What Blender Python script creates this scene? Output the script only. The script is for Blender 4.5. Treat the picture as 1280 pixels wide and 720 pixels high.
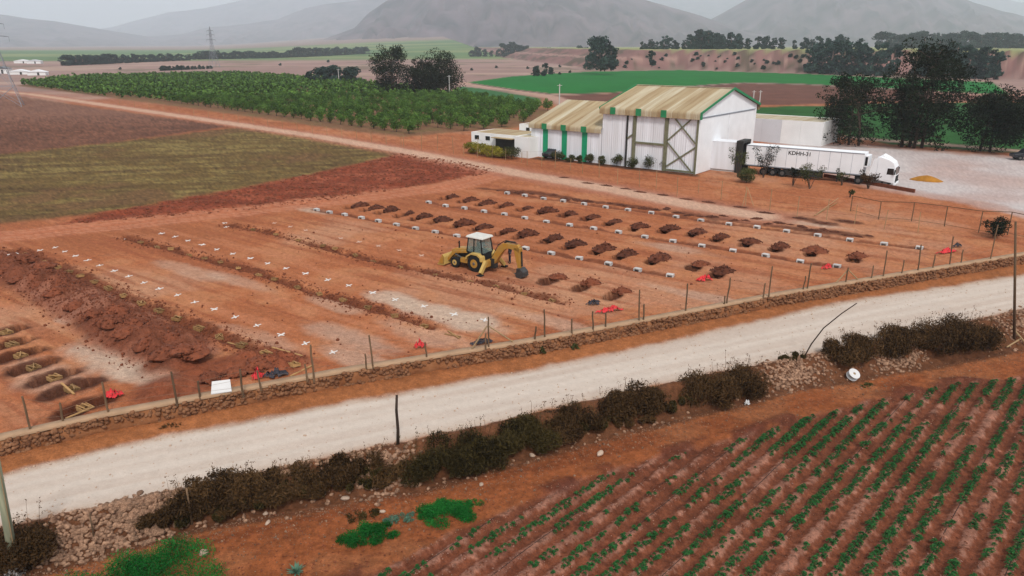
import bpy, math, random
import numpy as np
from mathutils import Matrix, Vector

for o in list(bpy.data.objects):
    bpy.data.objects.remove(o)
scene = bpy.context.scene
COL = scene.collection
R = math.radians
rng = np.random.default_rng(7)
random.seed(7)

# ------------------------------------------------------------------ camera
CAM_H, FPX, YHOR = 17.0, 900.0, 58.0          # metres, focal length and horizon in photo pixels (1280 wide)
PITCH = math.atan((360 - YHOR) / FPX)
cam = bpy.data.cameras.new('camera')
cam.sensor_width = 36.0
cam.lens = 36.0 * FPX / 1280.0
cam.clip_start = 0.1
cam.clip_end = 40000
cam_ob = bpy.data.objects.new('camera', cam)
cam_ob.location = (0, 0, CAM_H)
cam_ob.rotation_euler = (math.pi / 2 - PITCH, 0, 0)
COL.objects.link(cam_ob)
scene.camera = cam_ob

# ------------------------------------------------------------------ sky, sun, exposure
HAZE_D = 0.00014
SUN_EL, SUN_AZ = R(50), R(168)                  # azimuth measured from +Y towards +X
world = bpy.data.worlds.new('World')
scene.world = world
world.use_nodes = True
wn, wl = world.node_tree.nodes, world.node_tree.links
wn.clear()
sky = wn.new('ShaderNodeTexSky')
sky.sky_type = 'NISHITA'
sky.sun_disc = False
sky.sun_elevation = SUN_EL
sky.sun_rotation = SUN_AZ
sky.dust_density = 6.0
sky.air_density = 1.2
overcast = wn.new('ShaderNodeMix'); overcast.data_type = 'RGBA'   # thin even cloud over the clear sky
overcast.inputs[0].default_value = 0.86
overcast.inputs[7].default_value = (6.35, 6.5, 6.6, 1)
bg = wn.new('ShaderNodeBackground'); bg.inputs[1].default_value = 0.1
wo = wn.new('ShaderNodeOutputWorld')
wl.new(sky.outputs[0], overcast.inputs[6])
wl.new(overcast.outputs[2], bg.inputs[0])
wl.new(bg.outputs[0], wo.inputs[0])
sun = bpy.data.lights.new('sun', 'SUN')
sun.energy = 2.2
sun.angle = R(10)
sun.color = (1.0, 0.96, 0.9)
sun_ob = bpy.data.objects.new('sun', sun)
sdir = Vector((math.sin(SUN_AZ) * math.cos(SUN_EL), math.cos(SUN_AZ) * math.cos(SUN_EL), math.sin(SUN_EL)))
sun_ob.rotation_euler = sdir.to_track_quat('Z', 'Y').to_euler()
sun_ob.location = (0, 0, 900)
COL.objects.link(sun_ob)
scene.view_settings.view_transform = 'Standard'
scene.view_settings.look = 'None'
scene.view_settings.exposure = 0.4
scene.view_settings.gamma = 1.0
scene.cycles.volume_bounces = 4
scene.render.resolution_x, scene.render.resolution_y = 1024, 576

# ------------------------------------------------------------------ pixel helpers
CP, SP = math.cos(PITCH), math.sin(PITCH)
def G(x, y, z=0.0):
    r = (x - 640) / FPX; u = -(y - 360) / FPX
    dy, dz = CP + SP * u, -SP + CP * u
    t = (z - CAM_H) / dz
    return np.array([r * t, dy * t, z])
def PX(w):
    x, y, z = w[0], w[1], w[2] - CAM_H
    fw = y * CP - z * SP; up = y * SP + z * CP
    return 640 + FPX * x / fw, 360 - FPX * up / fw
def ppm(y, z=0.0):                      # pixels per metre of upright height at ground row y
    return (y - YHOR) / (CAM_H - z)
def lin(r, g, b, k=0.72):
    out = []
    for c in (r, g, b):
        c /= 255.0
        out.append(k * (c / 12.92 if c <= 0.04045 else ((c + 0.055) / 1.055) ** 2.4))
    return np.array(out)
def sstep(e0, e1, x):
    t = np.clip((x - e0) / (e1 - e0), 0, 1)
    return t * t * (3 - 2 * t)

# ------------------------------------------------------------------ noise
def _hash(ix, iy, seed):
    n = (ix.astype(np.int64) * 374761393 + iy.astype(np.int64) * 668265263 + seed * 1442695041) & 0xffffffff
    n = ((n ^ (n >> 13)) * 1274126177) & 0xffffffff
    return ((n ^ (n >> 16)) & 0xffff).astype(np.float32) / 65535.0
def vnoise(x, y, seed=0):
    ix, iy = np.floor(x), np.floor(y)
    fx, fy = (x - ix).astype(np.float32), (y - iy).astype(np.float32)
    fx = fx * fx * (3 - 2 * fx); fy = fy * fy * (3 - 2 * fy)
    a, b = _hash(ix, iy, seed), _hash(ix + 1, iy, seed)
    c, d = _hash(ix, iy + 1, seed), _hash(ix + 1, iy + 1, seed)
    return (a + (b - a) * fx) * (1 - fy) + (c + (d - c) * fx) * fy - 0.5
def fbm(x, y, octv=3, seed=0):
    s, a, t = 0, 1.0, 0
    for i in range(octv):
        s = s + a * vnoise(x * 2 ** i + 17.3 * i, y * 2 ** i - 9.1 * i, seed + i); t += a; a *= 0.5
    return s / t
def sdpoly(X, Y, poly):                 # signed distance, positive inside
    P = np.asarray(poly, dtype=np.float64)
    d2 = np.full(X.shape, 1e18); ins = np.zeros(X.shape, bool)
    for i in range(len(P)):
        x0, y0 = P[i - 1]; x1, y1 = P[i]
        ex, ey = x1 - x0, y1 - y0
        t = np.clip(((X - x0) * ex + (Y - y0) * ey) / (ex * ex + ey * ey + 1e-12), 0, 1)
        d2 = np.minimum(d2, (X - x0 - t * ex) ** 2 + (Y - y0 - t * ey) ** 2)
        c = (y0 > Y) != (y1 > Y)
        with np.errstate(divide='ignore', invalid='ignore'):
            ins ^= c & (X < ex * (Y - y0) / (ey if ey else 1e-12) + x0)
    d = np.sqrt(d2)
    return np.where(ins, d, -d)
def pxpoly(pts, z=0.0):
    return [tuple(G(x, y, z)[:2]) for x, y in pts]
def pxline(pts, z=0.0):
    a = np.array([G(x, y, z)[:2] for x, y in pts])
    return a
def interp_ext(X, line):                # y along a polyline y(x), carried on straight beyond its ends
    lx, ly = line[:, 0], line[:, 1]
    y = np.interp(X, lx, ly)
    s0 = (ly[1] - ly[0]) / (lx[1] - lx[0]); s1 = (ly[-1] - ly[-2]) / (lx[-1] - lx[-2])
    y = np.where(X < lx[0], ly[0] + (X - lx[0]) * s0, y)
    return np.where(X > lx[-1], ly[-1] + (X - lx[-1]) * s1, y)
def sdline(X, Y, pts):                  # distance to an open polyline
    P = np.asarray(pts); d2 = np.full(np.shape(X), 1e18)
    for i in range(len(P) - 1):
        x0, y0 = P[i][:2]; ex, ey = P[i + 1][0] - x0, P[i + 1][1] - y0
        t = np.clip(((X - x0) * ex + (Y - y0) * ey) / (ex * ex + ey * ey), 0, 1)
        d2 = np.minimum(d2, (X - x0 - t * ex) ** 2 + (Y - y0 - t * ey) ** 2)
    return np.sqrt(d2)

# ------------------------------------------------------------------ object helpers
def link(name, data, parent=None):
    o = bpy.data.objects.new(name, data)
    COL.objects.link(o)
    if parent is not None:
        o.parent = parent
    return o
def tag(o, label, cat=None, group=None, kind=None):
    o['label'] = label
    if cat: o['category'] = cat
    if group: o['group'] = group
    if kind: o['kind'] = kind
    return o
def empty(name, loc=(0, 0, 0), rz=0.0, sc=1.0):
    o = link(name, None)
    o.empty_display_size = 0.3
    o.location = loc; o.rotation_euler = (0, 0, rz); o.scale = (sc, sc, sc)
    return o
def mesh_np(name, V, F, mat=None, smooth=False):
    V = np.asarray(V, np.float32); F = np.asarray(F, np.int32)
    m = bpy.data.meshes.new(name)
    k = F.shape[1]
    m.vertices.add(len(V)); m.vertices.foreach_set('co', V.ravel())
    m.loops.add(F.size); m.loops.foreach_set('vertex_index', F.ravel())
    m.polygons.add(len(F)); m.polygons.foreach_set('loop_start', np.arange(0, F.size, k, dtype=np.int32))
    m.polygons.foreach_set('loop_total', np.full(len(F), k, np.int32))
    if smooth: m.polygons.foreach_set('use_smooth', np.ones(len(F), bool))
    m.update(calc_edges=True)
    if mat: m.materials.append(mat)
    return m
def vcol(m, C, name='tint'):
    C = np.asarray(C, np.float32)
    if C.shape[1] == 3: C = np.hstack([C, np.ones((len(C), 1), np.float32)])
    a = m.attributes.new(name, 'FLOAT_COLOR', 'POINT')
    a.data.foreach_set('color', C.ravel())

class MB:
    def __init__(s): s.v = []; s.f = []
    def add(s, V, F, M=None):
        b = len(s.v)
        for p in V:
            p = Vector(p)
            s.v.append(tuple(M @ p if M else p))
        s.f += [tuple(b + i for i in f) for f in F]
        return s
    def box(s, c, d, M=None, tx=0.0, ty=0.0):        # tx, ty: top inset
        x, y, z = d[0] / 2, d[1] / 2, d[2] / 2
        V = [(-x, -y, -z), (x, -y, -z), (x, y, -z), (-x, y, -z), (-x + tx, -y + ty, z), (x - tx, -y + ty, z), (x - tx, y - ty, z), (-x + tx, y - ty, z)]
        V = [(a + c[0], b + c[1], e + c[2]) for a, b, e in V]
        return s.add(V, [(0, 3, 2, 1), (4, 5, 6, 7), (0, 1, 5, 4), (1, 2, 6, 5), (2, 3, 7, 6), (3, 0, 4, 7)], M)
    def tube(s, pts, rad, n=6, M=None, cap=True):
        pts = [Vector(p) for p in pts]
        if not hasattr(rad, '__len__'): rad = [rad] * len(pts)
        V, F = [], []
        for i, p in enumerate(pts):
            t = (pts[min(i + 1, len(pts) - 1)] - pts[max(i - 1, 0)]).normalized()
            a = t.orthogonal().normalized() if abs(t.z) > 0.95 else t.cross(Vector((0, 0, 1))).normalized()
            if i and abs(a.dot(pa)) < 0.999:
                a = (pa - t * pa.dot(t)).normalized()
            pa = a; b = t.cross(a)
            for k in range(n):
                w = 2 * math.pi * k / n
                V.append(p + (a * math.cos(w) + b * math.sin(w)) * rad[i])
        for i in range(len(pts) - 1):
            for k in range(n):
                F.append((i * n + k, i * n + (k + 1) % n, (i + 1) * n + (k + 1) % n, (i + 1) * n + k))
        if cap:
            F.append(tuple(range(n - 1, -1, -1))); F.append(tuple((len(pts) - 1) * n + k for k in range(n)))
        return s.add(V, F, M)
    def bar(s, a, b, w, h, M=None):                  # square bar from a to b
        a, b = Vector(a), Vector(b); t = (b - a).normalized()
        u = t.cross(Vector((0, 0, 1)));  u = u.normalized() if u.length > 1e-3 else Vector((1, 0, 0))
        v = u.cross(t)
        V = [p + u * i * w / 2 + v * j * h / 2 for p in (a, b) for i, j in ((-1, -1), (1, -1), (1, 1), (-1, 1))]
        return s.add(V, [(3, 2, 1, 0), (4, 5, 6, 7), (0, 1, 5, 4), (1, 2, 6, 5), (2, 3, 7, 6), (3, 0, 4, 7)], M)
    def prism(s, prof, y0, y1, M=None):              # profile in x,z extruded along y
        n = len(prof)
        V = [(x, y0, z) for x, z in prof] + [(x, y1, z) for x, z in prof]
        F = [tuple(range(n)), tuple(range(2 * n - 1, n - 1, -1))] + [(i, i + n, (i + 1) % n + n, (i + 1) % n) for i in range(n)]
        return s.add(V, F, M)
    def mesh(s, name, mat=None, smooth=False):
        m = bpy.data.meshes.new(name); m.from_pydata(s.v, [], s.f); m.update()
        if mat: m.materials.append(mat)
        if smooth:
            m.polygons.foreach_set('use_smooth', np.ones(len(m.polygons), bool))
        return m
    def build(s, name, mat, parent=None, smooth=False, bevel=0.0):
        o = link(name, s.mesh(name, mat, smooth), parent)
        if bevel:
            b = o.modifiers.new('bevel', 'BEVEL'); b.width = bevel; b.segments = 2; b.limit_method = 'ANGLE'
        return o
def ico():
    t = (1 + 5 ** .5) / 2
    V = np.array([(-1, t, 0), (1, t, 0), (-1, -t, 0), (1, -t, 0), (0, -1, t), (0, 1, t), (0, -1, -t), (0, 1, -t), (t, 0, -1), (t, 0, 1), (-t, 0, -1), (-t, 0, 1)], float)
    F = [(0, 11, 5), (0, 5, 1), (0, 1, 7), (0, 7, 10), (0, 10, 11), (1, 5, 9), (5, 11, 4), (11, 10, 2), (10, 7, 6), (7, 1, 8), (3, 9, 4), (3, 4, 2), (3, 2, 6), (3, 6, 8), (3, 8, 9), (4, 9, 5), (2, 4, 11), (6, 2, 10), (8, 6, 7), (9, 8, 1)]
    return V / np.linalg.norm(V[0]), np.array(F)
ICO_V, ICO_F = ico()
def subdiv(V, F):
    V = list(map(tuple, V)); mid = {}; out = []
    def m(a, b):
        k = (min(a, b), max(a, b))
        if k not in mid:
            p = np.add(V[a], V[b]) / 2; V.append(tuple(p / np.linalg.norm(p))); mid[k] = len(V) - 1
        return mid[k]
    for a, b, c in F:
        x, y, z = m(a, b), m(b, c), m(c, a)
        out += [(a, x, z), (b, y, x), (c, z, y), (x, y, z)]
    return np.array(V), np.array(out)
ICO2_V, ICO2_F = subdiv(ICO_V, ICO_F)
ICO3_V, ICO3_F = subdiv(ICO2_V, ICO2_F)
def replicate(V, F, P, S, Rz=None):                  # many copies of a small mesh joined (V k*3, P n*3, S n or n*3)
    n, k = len(P), len(V)
    S = np.asarray(S, float); S = S[:, None] * np.ones(3) if S.ndim == 1 else S
    W = V[None] * S[:, None, :]
    if Rz is not None:
        c, s_ = np.cos(Rz)[:, None], np.sin(Rz)[:, None]
        W = np.stack([W[..., 0] * c - W[..., 1] * s_, W[..., 0] * s_ + W[..., 1] * c, W[..., 2]], -1)
    W = W + P[:, None, :]
    return W.reshape(-1, 3), (F[None] + (np.arange(n) * k)[:, None, None]).reshape(-1, F.shape[1])
ORD = 'first second third fourth fifth sixth seventh eighth ninth tenth eleventh twelfth thirteenth fourteenth fifteenth sixteenth seventeenth eighteenth nineteenth twentieth'.split()
def nth(i):
    return ORD[i] if i < 20 else ('twenty-' + ORD[i - 20] if i < 29 else ('thirtieth' if i == 29 else 'thirty-' + ORD[i - 30]))

# ------------------------------------------------------------------ materials
def newmat(name):
    m = bpy.data.materials.new(name); m.use_nodes = True
    nt = m.node_tree; b = nt.nodes['Principled BSDF']
    return m, nt, b
def mat(name, rgb, rough=0.8, var=0.25, scale=3.0, bump=0.0, bscale=20.0, metal=0.0, spec=0.3, rand=0.0, rgb2=None, detail=5, stretch=None):
    m, nt, b = newmat(name)
    N, L = nt.nodes, nt.links
    b.inputs['Roughness'].default_value = rough; b.inputs['Metallic'].default_value = metal
    b.inputs['Specular IOR Level'].default_value = spec
    tc = N.new('ShaderNodeTexCoord'); src = tc.outputs['Object']
    if stretch:
        mp = N.new('ShaderNodeMapping'); mp.inputs['Scale'].default_value = stretch
        L.new(src, mp.inputs[0]); src = mp.outputs[0]
    no = N.new('ShaderNodeTexNoise'); no.inputs['Scale'].default_value = scale; no.inputs['Detail'].default_value = detail
    L.new(src, no.inputs['Vector'])
    rp = N.new('ShaderNodeValToRGB'); rp.color_ramp.elements[0].position = 0.3; rp.color_ramp.elements[1].position = 0.7
    rgb = np.array(rgb, float); c2 = np.array(rgb2, float) if rgb2 is not None else rgb * (1 + var)
    c1 = rgb * (1 - var) if rgb2 is None else rgb
    rp.color_ramp.elements[0].color = (*c1, 1); rp.color_ramp.elements[1].color = (*np.clip(c2, 0, .95), 1)
    L.new(no.outputs['Fac'], rp.inputs[0]); out = rp.outputs[0]
    if rand:
        oi = N.new('ShaderNodeObjectInfo'); hs = N.new('ShaderNodeHueSaturation')
        mr = N.new('ShaderNodeMapRange'); mr.inputs[3].default_value = 1 - rand; mr.inputs[4].default_value = 1 + rand
        L.new(oi.outputs['Random'], mr.inputs[0]); L.new(mr.outputs[0], hs.inputs['Value']); L.new(out, hs.inputs['Color']); out = hs.outputs[0]
    L.new(out, b.inputs['Base Color'])
    if bump:
        n2 = N.new('ShaderNodeTexNoise'); n2.inputs['Scale'].default_value = bscale; n2.inputs['Detail'].default_value = 4
        L.new(src, n2.inputs['Vector'])
        bp = N.new('ShaderNodeBump'); bp.inputs['Strength'].default_value = bump; bp.inputs['Distance'].default_value = 0.05
        L.new(n2.outputs['Fac'], bp.inputs['Height']); L.new(bp.outputs[0], b.inputs['Normal'])
    return m
def leafmat(name, dark, light, rough=0.6, rand=0.2):
    m, nt, b = newmat(name)
    N, L = nt.nodes, nt.links
    at = N.new('ShaderNodeAttribute'); at.attribute_name = 'tint'
    mx = N.new('ShaderNodeMix'); mx.data_type = 'RGBA'
    mx.inputs[6].default_value = (*dark, 1); mx.inputs[7].default_value = (*light, 1)
    oi = N.new('ShaderNodeObjectInfo'); hs = N.new('ShaderNodeHueSaturation')
    mr = N.new('ShaderNodeMapRange'); mr.inputs[3].default_value = 1 - rand; mr.inputs[4].default_value = 1 + rand
    L.new(at.outputs['Fac'], mx.inputs[0]); L.new(oi.outputs['Random'], mr.inputs[0])
    L.new(mr.outputs[0], hs.inputs['Value']); L.new(mx.outputs[2], hs.inputs['Color'])
    L.new(hs.outputs[0], b.inputs['Base Color'])
    b.inputs['Roughness'].default_value = rough; b.inputs['Specular IOR Level'].default_value = 0.04
    return m
M = {}
M['white'] = mat('white_metal', lin(228, 230, 234, .95), .55, .05, .6, spec=.4)
M['white_wall'] = mat('white_cladding', lin(206, 208, 212, .95), .6, .05, .9, spec=.3, stretch=(1.2, 1.2, .1), rgb2=lin(228, 231, 238, .95))
M['white_annex'] = mat('white_render', lin(226, 226, 226, .95), .8, .05, .5)
M['grey_annex'] = mat('grey_render', lin(204, 206, 212, .9), .8, .05, .5)
M['roof'] = mat('rusty_roof', lin(156, 128, 92), .8, .3, .8, rand=.06, rgb2=lin(190, 172, 138), detail=5, stretch=(1.6, .12, .12))
M['roof_pale'] = mat('pale_roof', lin(176, 154, 120), .8, .15, .8, rand=.06, rgb2=lin(206, 196, 172), stretch=(1.6, .12, .12))
M['green_trim'] = mat('green_trim', lin(42, 140, 90), .6, .12, 2)
M['green_band'] = mat('green_band', lin(20, 160, 112), .6, .08, 1)
M['olive_steel'] = mat('weathered_steel', lin(122, 122, 96), .7, .2, 2)
M['dark_steel'] = mat('dark_steel', lin(46, 46, 44), .6, .2, 3)
M['black'] = mat('black_rubber', lin(26, 26, 27), .85, .25, 6)
M['glass'] = mat('dark_glass', lin(30, 40, 44, .5), .12, .1, 2, spec=.6)
M['cabglass'] = None
M['yellow'] = mat('machine_yellow', lin(190, 134, 40), .5, .12, 2.5, spec=.35, rgb2=lin(182, 140, 72))
M['yellow_pale'] = mat('dusty_yellow', lin(206, 172, 98), .6, .1, 2)
M['bucket_steel'] = mat('worn_dark_steel', lin(74, 72, 72), .5, .3, 5, metal=.3)
M['cab_roof'] = mat('dusty_white', lin(206, 204, 198, .85), .6, .08, 3)
M['chrome'] = mat('grey_steel', lin(112, 112, 112), .4, .15, 4, metal=.5)
M['galv'] = mat('galvanised_steel', lin(150, 155, 165), .6, .1, 1)
M['concrete'] = mat('pale_concrete', lin(206, 202, 200), .9, .12, 4, rand=.1)
M['chalk'] = mat('white_lime', lin(232, 226, 222), .95, .08, 6)
M['chalk_worn'] = mat('worn_lime', lin(204, 160, 138), .95, .12, 6, rgb2=lin(220, 190, 172))
M['timber'] = mat('yellow_timber', lin(172, 132, 84), .8, .2, 4, rand=.3)
M['post'] = mat('weathered_post', lin(112, 88, 66), .9, .3, 5, rand=.25, stretch=(4, 4, .6))
M['post_pale'] = mat('pale_post', lin(168, 140, 104), .9, .2, 5, rand=.2, stretch=(4, 4, .6))
M['post_grey'] = mat('grey_green_pole', lin(128, 134, 112), .9, .2, 2, rgb2=lin(166, 164, 136), stretch=(3, 3, .3))
M['post_dark'] = mat('dark_branch', lin(62, 48, 40), .9, .3, 4)
M['wire'] = mat('rusty_wire', lin(130, 104, 84), .7, .1, 2)
M['mound'] = mat('fresh_soil', lin(72, 36, 23), .95, .35, 4, bump=.9, bscale=9, rand=.2, rgb2=lin(112, 62, 41))
M['mound_dry'] = mat('dry_soil', lin(128, 70, 46), .95, .3, 4, bump=.8, bscale=9, rand=.15)
M['stone'] = mat('field_stone', lin(96, 66, 50), .95, .3, 5, bump=.5, bscale=14, rand=.35, rgb2=lin(190, 150, 122), detail=2)
M['stone_pale'] = mat('pale_stone', lin(196, 170, 150), .95, .2, 4, bump=.4, bscale=14, rand=.15)
M['wall_stone'] = mat('wall_stone', lin(112, 72, 48), .95, .35, 2.5, rgb2=lin(158, 112, 80))
M['mortar'] = mat('mud_mortar', lin(140, 88, 54), .98, .25, 1.4, bump=1.0, bscale=5, rgb2=lin(170, 116, 78))
M['cap'] = mat('pale_mortar_cap', lin(182, 148, 118), .95, .15, 1.2, bump=.4, bscale=8)
M['red_net'] = mat('red_netting', lin(222, 52, 58), .7, .3, 5)
M['dark_net'] = mat('dark_netting', lin(52, 50, 60), .7, .3, 5)
M['tarp'] = mat('white_board', lin(226, 224, 224), .6, .04, 2)
M['bark'] = mat('bark', lin(84, 68, 58), .95, .3, 3, stretch=(3, 3, .5))
M['bark_pale'] = mat('pale_bark', lin(126, 106, 96), .95, .25, 3, stretch=(3, 3, .5))
M['ochre'] = mat('ochre_sand', lin(176, 120, 42), .95, .25, 1.5, bump=.4)
M['leaf_euc'] = leafmat('eucalyptus_leaf', lin(12, 17, 14, .6), lin(46, 58, 38, .6))
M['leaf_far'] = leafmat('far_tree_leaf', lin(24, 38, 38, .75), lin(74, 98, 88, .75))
M['leaf_citrus'] = leafmat('citrus_leaf', lin(26, 54, 22), lin(104, 140, 64), rand=.3)
M['leaf_crop'] = leafmat('potato_leaf', lin(22, 60, 32), lin(64, 120, 62), rand=.2)
M['leaf_hedge'] = leafmat('yellow_hedge_leaf', lin(64, 68, 24), lin(176, 164, 62))
M['leaf_shrub'] = leafmat('shrub_leaf', lin(34, 42, 24), lin(96, 100, 58))
M['leaf_weed'] = leafmat('weed_leaf', lin(14, 66, 26), lin(44, 126, 52))
M['leaf_agave'] = leafmat('agave_leaf', lin(52, 96, 76), lin(120, 160, 136))
M['brush'] = leafmat('dry_brush', lin(30, 22, 15, .6), lin(118, 88, 56, .7), rand=.2)
M['brush_green'] = leafmat('olive_brush', lin(24, 21, 12, .6), lin(96, 82, 46, .7), rand=.1)
# ================================================================== TERRAIN
ZR, ZF = -1.0, -1.8                       # road level, crop field level (site is 0)
WALL = pxline([(-260, 600), (0, 548), (131, 519), (430, 464), (662, 427), (830, 396), (975, 368), (1280, 318), (1500, 283)])
ROAD_UP = pxline([(-260, 640), (0, 594), (151, 557), (430, 503), (640, 466), (780, 438), (1053, 378), (1280, 343), (1500, 308)], ZR)
ROAD_LO = pxline([(-260, 712), (25, 654), (200, 619), (350, 585), (480, 557), (640, 523), (800, 486), (995, 446), (1241, 395), (1280, 387), (1500, 345)], ZR)
BERM_LO = pxline([(-260, 800), (60, 712), (240, 662), (420, 630), (520, 616), (700, 564), (850, 524), (1000, 486), (1180, 456), (1280, 436), (1500, 395)], ZF)
CROP_EDGE = [(330, 790), (470, 712), (560, 668), (655, 628), (745, 592), (860, 560), (930, 545), (1000, 521), (1090, 500), (1180, 480), (1280, 470), (1500, 448), (1700, 800)]
ROWDIR = R(-36.0); rdx, rdy = math.cos(ROWDIR), math.sin(ROWDIR)
CROPDIR = R(47.0); cux, cuy = -math.sin(CROPDIR), math.cos(CROPDIR)   # across the crop rows
ROWSP = 0.78

T1 = [(18, 313), (100, 345), (177, 380), (272, 420), (368, 458)]
T2 = [(156, 297), (245, 320), (330, 345), (400, 367), (460, 385), (540, 409)]
T3 = [(285, 282), (325, 288), (380, 303), (430, 317), (466, 326), (560, 346), (620, 357), (700, 378)]
BLOCK_A = [(396, 262), (412, 265), (431, 268), (452, 272), (473, 276), (495.5, 280.5), (519.5, 285), (544, 289.5), (571, 294.5), (657, 310.5), (689, 316.5), (724, 323), (760.5, 330), (797, 337.5), (837.6, 344.7)]
BLOCK_B = [(536, 252.5), (557, 257), (580.5, 260), (605, 264), (630.5, 267.5), (656, 272), (683, 276.5), (712, 281), (742, 285.4), (773, 290), (806, 296), (841, 301.4), (877, 307.4), (916, 313.4), (957, 319.4), (1000, 326.3), (1046, 333)]
BLOCK_C = [(634, 241), (656, 244), (679.5, 248), (704, 251), (730, 254.6), (757, 258.7), (785, 262), (814, 265.8), (845, 270.6), (876, 275), (911, 280), (946, 284), (983, 289), (1022, 294), (1062, 300), (1105, 305), (1149, 310)]
MOUND_AB = [(451, 256), (471, 259), (489, 262), (512, 266), (531, 270), (554, 274), (581, 279), (606, 283), (636, 288), (660, 292), (694, 297), (721, 304), (756, 310), (785, 316), (825, 322), (876, 329), (904, 338)]
MOUND_BC = [(566, 245), (589.5, 249), (610.5, 253), (634.5, 255.5), (661, 259), (685, 263), (714, 266), (742, 270), (769, 276), (800, 282), (838, 285), (872, 289), (902, 295), (938, 301), (976, 307), (1019, 312.5), (1072, 319.5)]
MOUND_F = [(699, 345), (739, 353), (778, 363)]
PATCH_D = [(705, 222), (735, 229), (758, 232), (782, 236), (800, 240), (829, 244), (858, 249), (886, 253), (925, 259), (958, 266), (1000, 273), (1030, 279), (1060, 277)]
PITS = [(8, 415), (15, 430), (26, 444), (42, 459), (68, 472), (90, 486), (106, 509)]

def step_up(s):                            # terraced bank of the far right terrace
    t = np.clip(s / 42.0, 0, 1)
    return 14.5 * (0.42 * sstep(0, .38, t) + 0.2 * sstep(.38, .55, t) + 0.38 * sstep(.6, 1, t))
TERR = pxline([(700, 86), (745, 88.5), (850, 87), (1010, 92), (1280, 99), (1600, 112)])
TERR_END = G(738, 86)[:2]
def terrace_s(X, Y):
    s = Y - interp_ext(X, TERR)
    return np.minimum(s * 0.9, (X - (TERR_END[0] - 0.0)) * 0.9 + (Y - TERR_END[1]) * .12)
def fan_z(X, Y):                           # gentle alluvial slope towards the hills
    a = X / np.maximum(Y, 1)
    k = 0.004 + 0.024 * sstep(-.45, -.05, a)
    return np.maximum(Y - 1150, 0) * k

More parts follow.
